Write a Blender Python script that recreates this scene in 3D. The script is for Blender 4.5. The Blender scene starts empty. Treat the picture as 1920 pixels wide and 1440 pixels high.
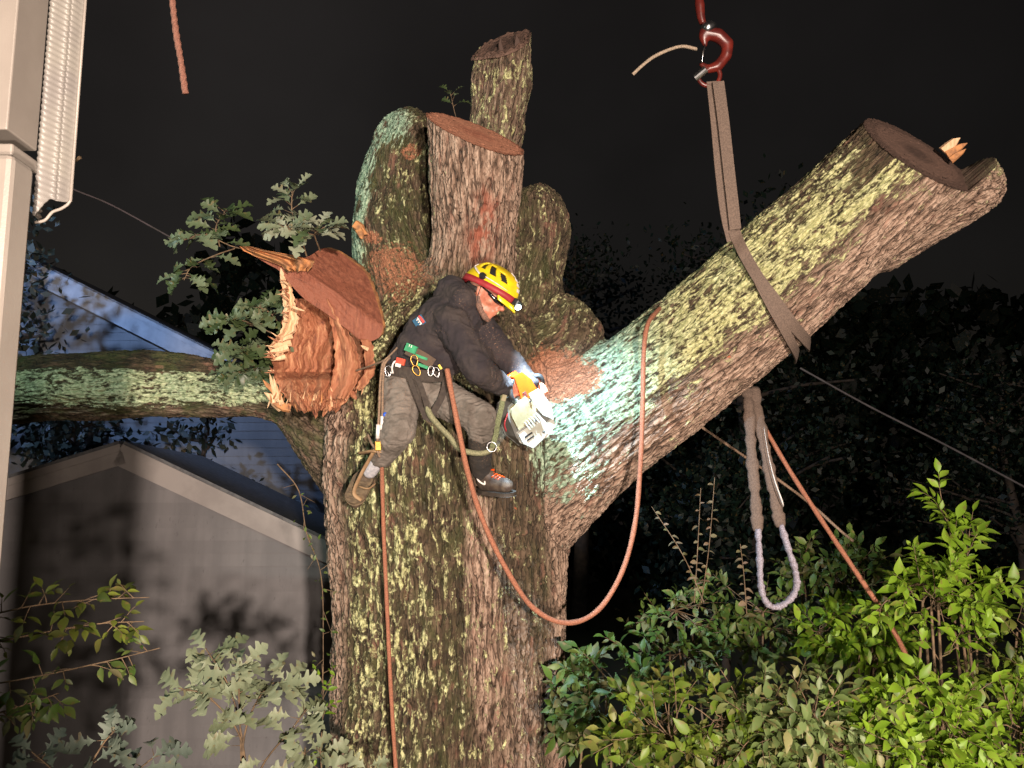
import bpy, bmesh, math, random
import numpy as np
from mathutils import Vector, Matrix
R = math.radians
random.seed(7); np.random.seed(7)
SC = bpy.context.scene
COL = SC.collection

# ------------------------------------------------------------------ camera
CAM_H = 3.0; PITCH = R(8.0); FPX = 1600.0
C0 = np.array([0.0, 0.0, CAM_H])
FW = np.array([0.0, math.cos(PITCH), math.sin(PITCH)])
RT = np.array([1.0, 0.0, 0.0])
UP = np.array([0.0, -math.sin(PITCH), math.cos(PITCH)])
cd = bpy.data.cameras.new('camera'); cam = bpy.data.objects.new('camera', cd); COL.objects.link(cam)
cd.sensor_width = 36.0; cd.lens = 36.0 * FPX / 1920.0; cd.clip_start = 0.05; cd.clip_end = 400.0
cam.location = C0; cam.rotation_euler = (math.pi / 2 + PITCH, 0, 0)
SC.camera = cam
def W(px, py, d):
    """a point of the place, measured off the survey of the photograph (image position and distance)"""
    return C0 + d * (FW + (px - 960.0) / FPX * RT + (720.0 - py) / FPX * UP)
def proj(P):
    q = P - C0; d = q @ FW
    return 960 + FPX * (q @ RT) / d, 720 - FPX * (q @ UP) / d, d
def WV(*a): return Vector(W(*a))

# ------------------------------------------------------------------ world, lamps, exposure
wd = bpy.data.worlds.new('World'); SC.world = wd; wd.use_nodes = True
nt = wd.node_tree; nt.nodes.clear()
sky = nt.nodes.new('ShaderNodeTexSky'); sky.sky_type = 'NISHITA'; sky.sun_disc = False
sky.sun_elevation = R(4.0); sky.sun_rotation = R(200.0); sky.dust_density = 4.0
mixn = nt.nodes.new('ShaderNodeMix'); mixn.data_type = 'RGBA'; mixn.inputs[0].default_value = 0.82
mixn.inputs[7].default_value = (1.0, 0.80, 0.70, 1)      # street-light glow of the town under the cloud
nt.links.new(sky.outputs[0], mixn.inputs[6])
bg = nt.nodes.new('ShaderNodeBackground'); bg.inputs[1].default_value = 0.016
wo = nt.nodes.new('ShaderNodeOutputWorld')
# uneven glow of the town in the low cloud, stronger towards the street side
tcw = nt.nodes.new('ShaderNodeTexCoord'); sx_ = nt.nodes.new('ShaderNodeSeparateXYZ'); nt.links.new(tcw.outputs['Generated'], sx_.inputs[0])
mr = nt.nodes.new('ShaderNodeMapRange'); mr.inputs[1].default_value = -0.5; mr.inputs[2].default_value = 0.5; mr.inputs[3].default_value = 1.15; mr.inputs[4].default_value = 0.50; nt.links.new(sx_.outputs[0], mr.inputs[0])
nz_ = nt.nodes.new('ShaderNodeTexNoise'); nz_.inputs['Scale'].default_value = 2.2; nz_.inputs['Detail'].default_value = 4; nt.links.new(tcw.outputs['Generated'], nz_.inputs['Vector'])
m2 = nt.nodes.new('ShaderNodeMath'); m2.operation = 'MULTIPLY'; nt.links.new(mr.outputs[0], m2.inputs[0])
m3 = nt.nodes.new('ShaderNodeMapRange'); m3.inputs[1].default_value = 0.3; m3.inputs[2].default_value = 0.7; m3.inputs[3].default_value = 0.008; m3.inputs[4].default_value = 0.019; nt.links.new(nz_.outputs[0], m3.inputs[0])
nt.links.new(m3.outputs[0], m2.inputs[1]); nt.links.new(m2.outputs[0], bg.inputs[1])
nt.links.new(mixn.outputs[2], bg.inputs[0]); nt.links.new(bg.outputs[0], wo.inputs[0])

def lamp(name, kind, loc, target, energy, color, size=0.2, angle=60, blend=0.3):
    ld = bpy.data.lights.new(name, kind); ld.energy = energy; ld.color = color
    if kind == 'SPOT':
        ld.spot_size = R(angle); ld.spot_blend = blend; ld.shadow_soft_size = size
    elif kind == 'AREA':
        ld.shape = 'DISK'; ld.size = size
    else: ld.shadow_soft_size = size
    o = bpy.data.objects.new(name, ld); COL.objects.link(o); o.location = loc
    d = Vector(target) - Vector(loc); o.rotation_euler = d.to_track_quat('-Z', 'Y').to_euler()
    o['kind'] = 'helper'
    return o
# truck work light on this side of the tree, a cooler LED lamp on the neighbour's side, the climber's headlamp
lamp('work_light', 'SPOT', (1.7, -5.0, 3.0), (0.2, 5.0, 3.1), 6000, (1.0, 0.83, 0.70), 0.12, 80, 0.5)
lamp('front_fill', 'SPOT', (0.30, -0.7, 2.5), (0.45, 5.0, 3.2), 820, (1.0, 0.83, 0.70), 0.05, 92, 0.9)  # added fill beside the camera, softens shadows and lights undersides
lamp('yard_lamp', 'SPOT', (-7.9, 9.25, 7.6), tuple(W(330, 740, 14.5)), 950, (0.36, 0.56, 1.0), 0.12, 120, 0.5)
lamp('porch_lamp', 'SPOT', (-4.7, 1.9, 5.6), tuple(W(420, 640, 5.1)), 420, (0.72, 0.95, 0.88), 0.05, 66, 0.8)
lamp('headlamp_beam', 'SPOT', tuple(W(970, 577, 3.86)), tuple(W(1024, 865, 4.24)), 270, (0.55, 0.80, 1.0), 0.012, 50, 0.9)
lamp('headlamp_flood', 'SPOT', tuple(W(971, 577, 3.86)), tuple(W(1120, 780, 4.5)), 190, (0.55, 0.80, 1.0), 0.012, 66, 1.0)
SC.view_settings.view_transform = 'Standard'; SC.view_settings.look = 'None'
SC.view_settings.exposure = 0.0; SC.view_settings.gamma = 1.0; SC.view_settings.use_curve_mapping = False

# ------------------------------------------------------------------ helpers: scene objects
def world_of(o):
    m = Matrix.Translation(o.location)
    return m if o.parent is None else world_of(o.parent) @ o.matrix_parent_inverse @ m
def tag(o, label, cat, group=None, kind=None):
    if label: o['label'] = label
    if cat: o['category'] = cat
    if group: o['group'] = group
    if kind: o['kind'] = kind
    return o
def thing(name, loc, label, cat, group=None):
    o = bpy.data.objects.new(name, None); COL.objects.link(o); o.location = Vector(loc)
    o.empty_display_size = 0.1
    return tag(o, label, cat, group)
def link(name, me, m, parent=None, label=None, kind=None, mw=None):
    if m is not None and len(me.materials) == 0: me.materials.append(m)
    o = bpy.data.objects.new(name, me); COL.objects.link(o)
    if mw is not None: o.matrix_basis = mw
    if parent is not None:
        o.parent = parent; o.matrix_parent_inverse = world_of(parent).inverted()
    if label: o['label'] = label
    if kind: o['kind'] = kind
    return o
def fastmesh(name, V, F, attrs=None, smooth=True):
    """numpy verts (n,3) and faces (m,k) -> mesh, with point attributes"""
    V = np.asarray(V, dtype=np.float32); F = np.asarray(F, dtype=np.int32)
    me = bpy.data.meshes.new(name); k = F.shape[1]
    me.vertices.add(len(V)); me.vertices.foreach_set('co', V.ravel())
    me.loops.add(F.size); me.loops.foreach_set('vertex_index', F.ravel())
    me.polygons.add(len(F)); me.polygons.foreach_set('loop_start', np.arange(0, F.size, k, dtype=np.int32))
    me.polygons.foreach_set('use_smooth', np.full(len(F), smooth, dtype=bool))
    for n, a in (attrs or {}).items():
        a = np.asarray(a, dtype=np.float32)
        if a.ndim == 2: me.attributes.new(n, 'FLOAT_VECTOR', 'POINT').data.foreach_set('vector', a.ravel())
        else: me.attributes.new(n, 'FLOAT', 'POINT').data.foreach_set('value', a)
    me.update(calc_edges=True); me.validate()
    return me
def pymesh(name, V, F, smooth=False):
    me = bpy.data.meshes.new(name); me.from_pydata([tuple(v) for v in V], [], [tuple(f) for f in F]); me.update()
    if smooth: me.polygons.foreach_set('use_smooth', [True] * len(me.polygons))
    return me
def bm_mesh(name, bm, smooth=False):
    bmesh.ops.recalc_face_normals(bm, faces=bm.faces)
    me = bpy.data.meshes.new(name); bm.to_mesh(me); bm.free()
    if smooth: me.polygons.foreach_set('use_smooth', [True] * len(me.polygons))
    return me
def catmull(pts, n=6):
    P = np.asarray(pts, dtype=float); out = []
    Q = np.vstack([2 * P[0] - P[1], P, 2 * P[-1] - P[-2]])
    for i in range(1, len(Q) - 2):
        for k in range(n):
            t = k / n; a, b, c, d = Q[i - 1], Q[i], Q[i + 1], Q[i + 2]
            out.append(0.5 * (2 * b + (c - a) * t + (2 * a - 5 * b + 4 * c - d) * t * t + (3 * b - a - 3 * c + d) * t ** 3))
    out.append(P[-1]); return np.array(out)
def frames(P):
    T = np.gradient(P, axis=0); T /= np.linalg.norm(T, axis=1)[:, None] + 1e-12
    a = np.array([0, 0, 1.0]) if abs(T[0][2]) < 0.9 else np.array([1.0, 0, 0])
    U = [np.cross(T[0], a)]; U[0] /= np.linalg.norm(U[0])
    for i in range(1, len(P)):
        u = U[-1] - T[i] * (U[-1] @ T[i]); U.append(u / (np.linalg.norm(u) + 1e-12))
    U = np.array(U); return T, U, np.cross(T, U)
def tube_vf(P, rad, seg=8, flat=1.0, caps=True, prof=None, off=0):
    P = np.asarray(P, float); n = len(P); rad = np.broadcast_to(rad, (n,)) if np.ndim(rad) == 0 else np.asarray(rad)
    T, U, V = frames(P); a = np.linspace(0, 2 * np.pi, seg, endpoint=False)
    VV = []
    for i in range(n):
        rr = rad[i] if prof is None else rad[i] * prof(i, a)
        VV.append(P[i] + (np.cos(a) * rr)[:, None] * U[i] + (np.sin(a) * rr * flat)[:, None] * V[i])
    VV = np.vstack(VV)
    F = [(off + i * seg + j, off + i * seg + (j + 1) % seg, off + (i + 1) * seg + (j + 1) % seg, off + (i + 1) * seg + j) for i in range(n - 1) for j in range(seg)]
    if caps:
        F.append(tuple(off + j for j in range(seg))[::-1]); F.append(tuple(off + (n - 1) * seg + j for j in range(seg)))
    return VV, F
def tube(name, pts, rad, seg=8, n=6, flat=1.0, curve=True, prof=None):
    P = np.asarray(pts, float); r = np.asarray(rad, float)
    if curve and len(P) > 2:
        if r.ndim: r = np.interp(np.linspace(0, len(P) - 1, (len(P) - 1) * n + 1), np.arange(len(P)), r)
        P = catmull(P, n)
    V, F = tube_vf(P, r, seg, flat, prof=prof)
    return pymesh(name, V, F, True)
def rope_mesh(name, pts, rad, strands=3, pitch=0.05, step=0.006):
    """laid rope: strands make real helical lobes"""
    P = catmull(pts, 12); L = np.r_[0, np.cumsum(np.linalg.norm(np.diff(P, axis=0), axis=1))]
    s = np.arange(0, L[-1], step); P = np.stack([np.interp(s, L, P[:, i]) for i in range(3)], 1)
    prof = lambda i, a: 1.0 + 0.13 * np.cos(strands * (a - s[i] / pitch * 2 * np.pi)) + 0.05 * math.sin(s[i] * 31)
    V, F = tube_vf(P, rad, 10, prof=prof)
    return pymesh(name, V, F, True)
def box_bm(bm, size, mw, bev=0.0, segs=2):
    r = bmesh.ops.create_cube(bm, size=1.0)
    vs = r['verts']; bmesh.ops.scale(bm, vec=Vector(size), verts=vs)
    if bev > 0:
        es = list({e for v in vs for e in v.link_edges})
        rb = bmesh.ops.bevel(bm, geom=es, offset=bev, segments=segs, affect='EDGES', profile=0.5)
        vs = list({v for f in rb['faces'] for v in f.verts} | {v for v in vs if v.is_valid})
    bmesh.ops.transform(bm, matrix=mw, verts=vs); return vs
def box(name, size, mw, bev=0.004, smooth=False):
    bm = bmesh.new(); box_bm(bm, size, mw, bev); return bm_mesh(name, bm, smooth)
def frame_at(loc, x, z):
    x = Vector(x).normalized(); z = Vector(z); z = (z - x * z.dot(x)).normalized(); y = z.cross(x)
    m = Matrix((x, y, z)).transposed().to_4x4(); m.translation = Vector(loc); return m
def prism(name, outline, back, smooth=False, bev=0.0):
    """outline (n,3) front loop, back = vector or loop"""
    P = np.asarray(outline, float); Q = P + np.asarray(back, float); n = len(P)
    V = np.vstack([P, Q]); F = [tuple(range(n)), tuple(range(2 * n - 1, n - 1, -1))]
    F += [(i, (i + 1) % n, n + (i + 1) % n, n + i) for i in range(n)]
    me = pymesh(name, V, F, smooth)
    bm = bmesh.new(); bm.from_mesh(me)
    if bev: bmesh.ops.bevel(bm, geom=bm.edges[:], offset=bev, segments=2, affect='EDGES', profile=0.5)
    bmesh.ops.recalc_face_normals(bm, faces=bm.faces); bm.to_mesh(me); bm.free(); return me
def blob(name, caps, voxel=0.012, smooth=6, sub=0, ell=()):
    """one continuous surface grown from tapered capsules (p0,r0,p1,r1) and ellipsoids (matrix)"""
    bm = bmesh.new()
    for p0, r0, p1, r1 in caps:
        p0 = Vector(p0); p1 = Vector(p1); L = (p1 - p0).length; n = max(2, int(L / (min(r0, r1) * 0.5)) + 1)
        n = min(n, 24)
        for i in range(n + 1):
            t = i / n
            bmesh.ops.create_icosphere(bm, subdivisions=2, radius=r0 * (1 - t) + r1 * t, matrix=Matrix.Translation(p0.lerp(p1, t)))
    for m in ell: bmesh.ops.create_icosphere(bm, subdivisions=3, radius=1.0, matrix=m)
    me = bpy.data.meshes.new(name); bm.to_mesh(me); bm.free()
    return remesh(me, voxel, smooth, sub)
def remesh(me, voxel, smooth, sub):
    o = bpy.data.objects.new('tmp', me); COL.objects.link(o)
    m = o.modifiers.new('r', 'REMESH'); m.mode = 'VOXEL'; m.voxel_size = voxel; m.use_smooth_shade = True
    if smooth: s = o.modifiers.new('s', 'SMOOTH'); s.factor = 0.5; s.iterations = smooth
    if sub: u = o.modifiers.new('u', 'SUBSURF'); u.levels = sub; u.render_levels = sub
    bpy.context.view_layer.update(); dg = bpy.context.evaluated_depsgraph_get()
    out = bpy.data.meshes.new_from_object(o.evaluated_get(dg)); out.name = me.name
    bpy.data.objects.remove(o); bpy.data.meshes.remove(me)
    out.materials.clear()
    out.polygons.foreach_set('use_smooth', np.ones(len(out.polygons), dtype=bool))
    return out
def sstep(a, b, x): t = np.clip((x - a) / (b - a), 0, 1); return t * t * (3 - 2 * t)
_rs = np.random.RandomState(3); _pm = np.tile(_rs.permutation(256), 3); _gr = _rs.normal(size=(256, 3)); _gr /= np.linalg.norm(_gr, axis=1)[:, None]
def pn(P):
    P = np.asarray(P, float); I = np.floor(P).astype(int); f = P - I; I &= 255; w = f * f * f * (f * (f * 6 - 15) + 10)
    out = 0
    for dx in (0, 1):
        wx = w[:, 0] if dx else 1 - w[:, 0]; hx = _pm[I[:, 0] + dx]
        for dy in (0, 1):
            wy = w[:, 1] if dy else 1 - w[:, 1]; hy = _pm[hx + I[:, 1] + dy]
            for dz in (0, 1):
                wz = w[:, 2] if dz else 1 - w[:, 2]; g = _gr[_pm[hy + I[:, 2] + dz]]
                out = out + wx * wy * wz * ((f[:, 0] - dx) * g[:, 0] + (f[:, 1] - dy) * g[:, 1] + (f[:, 2] - dz) * g[:, 2])
    return out
def wrinkle(me, amp, scale, stretch=(1, 1, 1), seed=0):
    """cloth folds as real displacement"""
    n = len(me.vertices); V = np.empty(n * 3, np.float32); me.vertices.foreach_get('co', V); V = V.reshape(-1, 3)
    N = np.empty(n * 3, np.float32); me.vertex_normals.foreach_get('vector', N); N = N.reshape(-1, 3)
    q = V * np.array(stretch) / scale + seed
    q = q + 0.6 * np.stack([pn(q * 0.7 + 5), pn(q * 0.7 + 9), pn(q * 0.7 + 13)], 1)
    h = (1 - np.abs(pn(q)) * 2.6) * 0.7 + 0.4 * (1 - np.abs(pn(q * 2.1)) * 2.6)
    V = V + N * (h * amp)[:, None]
    me.vertices.foreach_set('co', V.astype(np.float32).ravel()); me.update(); return me

# ------------------------------------------------------------------ helpers: materials
class G:
    def __init__(s, name):
        s.m = bpy.data.materials.new(name); s.m.use_nodes = True; s.t = s.m.node_tree; s.t.nodes.clear()
        s.out = s.n('ShaderNodeOutputMaterial'); s.p = s.n('ShaderNodeBsdfPrincipled'); s.l(s.p.outputs[0], s.out.inputs[0])
    def n(s, k, **kw):
        x = s.t.nodes.new(k)
        for a, b in kw.items(): setattr(x, a, b)
        return x
    def l(s, a, b): s.t.links.new(a, b)
    def v(s, inp, val):
        if hasattr(val, 'is_linked') or hasattr(val, 'links'): s.l(val, inp)
        elif isinstance(val, (tuple, list)) and len(val) == 3 and inp.type == 'RGBA': inp.default_value = (*val, 1)
        else: inp.default_value = val
    def attr(s, name, vec=False):
        a = s.n('ShaderNodeAttribute', attribute_name=name); return a.outputs['Vector' if vec else 'Fac']
    def math(s, op, a, b=0.0, c=None, clamp=False):
        x = s.n('ShaderNodeMath', operation=op, use_clamp=clamp); s.v(x.inputs[0], a); s.v(x.inputs[1], b)
        if c is not None: s.v(x.inputs[2], c)
        return x.outputs[0]
    def mix(s, f, a, b):
        x = s.n('ShaderNodeMix', data_type='RGBA'); s.v(x.inputs[0], f); s.v(x.inputs[6], a); s.v(x.inputs[7], b); return x.outputs[2]
    def noise(s, vec, scale, detail=3, rough=0.55, col=False, dist=0.0):
        x = s.n('ShaderNodeTexNoise'); x.inputs['Scale'].default_value = scale; x.inputs['Detail'].default_value = detail
        x.inputs['Roughness'].default_value = rough; x.inputs['Distortion'].default_value = dist
        if vec is not None: s.l(vec, x.inputs['Vector'])
        return x.outputs['Color' if col else 'Fac']
    def scalev(s, vec, sc):
        x = s.n('ShaderNodeVectorMath', operation='MULTIPLY'); s.l(vec, x.inputs[0]); x.inputs[1].default_value = sc; return x.outputs[0]
    def ss(s, x, a, b):
        r = s.n('ShaderNodeMapRange', interpolation_type='SMOOTHSTEP'); s.v(r.inputs[0], x); s.v(r.inputs[1], a); s.v(r.inputs[2], b); return r.outputs[0]
    def ramp(s, x, stops):
        r = s.n('ShaderNodeValToRGB'); s.l(x, r.inputs[0]); e = r.color_ramp.elements
        while len(e) < len(stops): e.new(0.5)
        for i, (p, c) in enumerate(stops): e[i].position = p; e[i].color = (*c, 1)
        return r.outputs[0]
    def bump(s, h, strength=0.5, dist=0.01):
        b = s.n('ShaderNodeBump'); b.inputs['Strength'].default_value = strength; b.inputs['Distance'].default_value = dist
        s.l(h, b.inputs['Height']); s.l(b.outputs[0], s.p.inputs['Normal'])
    def set(s, **kw):
        for k, v in kw.items(): s.v(s.p.inputs[k.replace('_', ' ')], v)
        return s
    @property
    def obj(s): return s.n('ShaderNodeTexCoord').outputs['Object']
def simple(name, c1, c2=None, scale=20, rough=0.7, bump=0.0, bscale=120, metallic=0.0, stretch=(1, 1, 1), bdist=0.003, **kw):
    g = G(name); v = g.scalev(g.obj, stretch)
    c2 = c2 or tuple(x * 0.7 for x in c1)
    g.set(Base_Color=g.mix(g.ss(g.noise(v, scale, 4), 0.35, 0.65), c1, c2), Roughness=rough, Metallic=metallic, **kw)
    if bump: g.bump(g.noise(v, bscale, 3), bump, bdist)
    return g.m
# ------------------------------------------------------------------ bark material
def bark_material():
    g = G('bark'); co = g.attr('bco', True)
    hgt, lich, moss, dust, bare = (g.attr(k) for k in ('hgt', 'lich', 'moss', 'dust', 'bare'))
    mint = g.attr('mint')
    fine = g.noise(g.scalev(co, (1, 1, 0.32)), 75, 4, 0.6); big = g.noise(co, 5, 3)
    med = g.noise(g.scalev(co, (1, 1, 0.4)), 24, 4, 0.65)
    # furrow network, long along the grain: dark cracks between plates
    cn = g.noise(g.scalev(co, (1, 1, 0.17)), 34, 2, 0.5, dist=0.35); ck = g.math('ABSOLUTE', g.math('SUBTRACT', cn, 0.5)); crack = g.ss(ck, 0.0, 0.045)
    cn2 = g.noise(g.scalev(co, (1, 1, 0.26)), 74, 2, 0.5, dist=0.3); crack2 = g.ss(g.math('ABSOLUTE', g.math('SUBTRACT', cn2, 0.5)), 0.0, 0.04)
    plates = g.math('MULTIPLY', crack, g.math('ADD', g.math('MULTIPLY', crack2, 0.4), 0.6))
    h2 = g.math('MULTIPLY', g.math('ADD', g.math('MULTIPLY', hgt, 0.75), g.math('MULTIPLY', fine, 0.35)), g.math('ADD', g.math('MULTIPLY', plates, 0.6), 0.4))
    brown = g.ramp(h2, [(0.14, (0.022, 0.013, 0.008)), (0.42, (0.17, 0.108, 0.076)), (0.72, (0.37, 0.26, 0.195)), (0.95, (0.48, 0.38, 0.30))])
    dark = g.ramp(h2, [(0.15, (0.010, 0.007, 0.004)), (0.5, (0.042, 0.027, 0.015)), (0.9, (0.125, 0.085, 0.052))])
    green = g.mix(g.ss(big, 0.4, 0.62), (0.042, 0.036, 0.016), (0.052, 0.060, 0.018))
    mo = g.math('MULTIPLY', g.math('MULTIPLY', moss, 0.8), g.ss(g.math('ADD', med, g.math('MULTIPLY', big, 0.5)), 0.55, 0.95))
    c = g.mix(g.math('SUBTRACT', 1.0, bare, clamp=True), brown, dark)
    c = g.mix(mo, c, green)
    # pinkish flecks of exposed inner bark
    pk = g.math('MULTIPLY', g.ss(g.noise(g.scalev(co, (1, 1, 0.4)), 15, 3), 0.60, 0.70), 0.35)
    c = g.mix(pk, c, (0.30, 0.14, 0.10))
    # lichen: frilly patches sitting on the ridges
    n1 = g.noise(g.scalev(co, (1, 1, 0.42)), 27, 5, 0.66, dist=0.7)
    n2 = g.noise(g.scalev(co, (1, 1, 0.5)), 80, 3, 0.6)
    pat = g.math('ADD', g.math('ADD', g.math('MULTIPLY', n1, 0.68), g.math('MULTIPLY', n2, 0.30)), g.math('MULTIPLY', hgt, 0.12))
    thr = g.math('SUBTRACT', 0.82, g.math('MULTIPLY', lich, 0.34))
    lf = g.ss(g.math('SUBTRACT', pat, thr), -0.035, 0.06)
    yel = g.mix(g.ss(n2, 0.35, 0.7), (0.29, 0.29, 0.12), (0.62, 0.60, 0.32))
    mnt = g.mix(g.ss(n2, 0.35, 0.7), (0.17, 0.27, 0.18), (0.40, 0.50, 0.37))
    c = g.mix(lf, c, g.mix(g.math('ADD', mint, g.math('MULTIPLY', g.ss(big, 0.5, 0.6), 0.12), clamp=True), yel, mnt))
    dn = g.noise(co, 45, 4, 0.7)
    df = g.ss(g.math('SUBTRACT', g.math('ADD', dust, g.math('MULTIPLY', dn, 0.9)), 0.85), 0.0, 0.18)
    c = g.mix(df, c, g.mix(g.ss(g.noise(co, 190, 2), 0.4, 0.6), (0.38, 0.17, 0.095), (0.20, 0.08, 0.042)))
    # small fresh orange nicks
    nick = g.attr('nick')
    c = g.mix(g.ss(g.math('ADD', nick, g.math('MULTIPLY', med, 0.6)), 0.95, 1.05), c, (0.60, 0.13, 0.05))
    g.set(Base_Color=c, Roughness=g.ss(h2, -0.4, 0.6), Specular_IOR_Level=0.35)
    rs = g.attr('red'); c = g.mix(g.math('MULTIPLY', rs, g.ss(med, 0.4, 0.6)), c, (0.26, 0.07, 0.04)); g.l(c, g.p.inputs['Base Color'])
    bh = g.math('ADD', g.math('ADD', g.math('MULTIPLY', fine, 0.5), g.math('MULTIPLY', plates, 0.9)), g.math('ADD', g.math('MULTIPLY', lf, g.math('MULTIPLY', n2, 1.5)), g.math('MULTIPLY', med, 0.7)))
    g.bump(bh, 0.9, 0.009)
    return g.m
BARK = bark_material()
def wood_material(name, c1, c2, c3, scale=1.0, strength=0.5):
    g = G(name); o = g.obj
    v = g.scalev(o, (1, 1, 0.16)); n1 = g.noise(v, 38 * scale, 5, 0.6, dist=0.4); n2 = g.noise(o, 6 * scale, 3); n3 = g.noise(o, 160, 3)
    c = g.ramp(n1, [(0.3, c3), (0.5, c1), (0.72, c2)])
    c = g.mix(g.ss(n2, 0.45, 0.65), c, c1)
    g.set(Base_Color=c, Roughness=0.75); g.bump(g.math('ADD', n1, g.math('MULTIPLY', n3, 0.4)), strength, 0.008)
    return g.m
def end_grain(name, c1, c2, heart):
    g = G(name); rad = g.attr('rad'); co = g.attr('bco', True); n = g.noise(co, 14, 4); nf = g.noise(co, 90, 3)
    r2 = g.math('ADD', rad, g.math('MULTIPLY', n, 0.035)); ring = g.math('SINE', g.math('MULTIPLY', r2, 330.0)); ring = g.math('ADD', g.math('MULTIPLY', ring, 0.5), 0.5)
    c = g.mix(g.math('MULTIPLY', ring, 0.45), c1, c2); c = g.mix(g.ss(r2, 0.16, 0.06), c, heart); c = g.mix(g.ss(rad, 0.235, 0.27), c, c2)
    kerf = g.noise(g.scalev(co, (0.15, 1, 1)), 60, 2)
    c = g.mix(g.math('MULTIPLY', g.ss(kerf, 0.45, 0.7), 0.35), c, tuple(x * 1.35 for x in c1))
    g.set(Base_Color=c, Roughness=0.8); g.bump(g.math('ADD', g.math('ADD', nf, kerf), g.math('MULTIPLY', ring, 0.3)), 0.6, 0.004); return g.m
CUT = end_grain('cut_wood', (0.46, 0.20, 0.12), (0.27, 0.10, 0.055), (0.33, 0.12, 0.07))
CUTDARK = end_grain('dark_cut_wood', (0.13, 0.075, 0.055), (0.075, 0.042, 0.03), (0.06, 0.033, 0.024))  # darker cut wood for the snapped leader and the right limb's end

# ------------------------------------------------------------------ the big oak: one grown surface, cut up into trunk and limbs
LIMBS = {  # name: [(px, py, distance, radius px)]
 'trunk': [(840, 1640, 5.07, 222), (838, 1440, 5.05, 211), (846, 1200, 5.02, 214), (846, 1060, 5.0, 218), (842, 950, 5.0, 226), (840, 850, 5.0, 232), (835, 760, 5.02, 215), (845, 690, 5.05, 180)],
 'centre': [(850, 760, 5.05, 150), (868, 620, 5.0, 118), (880, 520, 4.92, 84), (888, 430, 4.84, 78), (891, 340, 4.76, 88), (893, 250, 4.68, 90), (894, 170, 4.62, 92)],
 'left': [(800, 690, 5.2, 130), (776, 560, 5.22, 104), (752, 440, 5.28, 88), (752, 340, 5.3, 74), (764, 286, 5.3, 72)],
 'tall': [(915, 520, 5.45, 70), (908, 380, 5.5, 52), (922, 250, 5.5, 46), (934, 150, 5.5, 49), (940, 40, 5.5, 50)],
 'lump': [(925, 700, 5.15, 110), (965, 570, 5.12, 84), (990, 480, 5.15, 66), (995, 412, 5.2, 60)],
 'knob': [(970, 700, 5.0, 90), (1040, 650, 5.0, 76), (1060, 622, 5.02, 68)],
 'right': [(880, 960, 5.05, 190), (1000, 880, 4.98, 150), (1120, 795, 4.92, 124), (1230, 716, 4.89, 116), (1350, 620, 4.86, 114), (1500, 490, 4.81, 113), (1640, 362, 4.76, 113), (1750, 262, 4.72, 113)],
 'stub': [(1640, 440, 4.86, 75), (1740, 388, 4.82, 68), (1800, 358, 4.79, 64), (1822, 350, 4.78, 58)],
 'mossy': [(740, 900, 5.0, 120), (612, 800, 5.05, 78), (530, 742, 5.15, 54), (400, 726, 5.25, 57), (200, 722, 5.35, 59), (0, 732, 5.45, 60), (-160, 745, 5.55, 64)],
 'collar': [(800, 770, 4.98, 120), (710, 690, 4.95, 84), (650, 650, 4.95, 58), (630, 600, 4.95, 42)],
 'shoulder': [(980, 760, 5.0, 110), (1060, 715, 5.0, 72), (1130, 720, 5.0, 75)],
}
CUTS = {'centre': [(806, 214, 4.68), (984, 290, 4.68), (884, 268, 4.44)], 'tall': [(884, 100, 5.5), (985, 78, 5.5), (934, 108, 5.3)],
        'right': [(1630, 232, 4.74), (1796, 332, 4.74), (1700, 300, 4.50)]}
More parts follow.
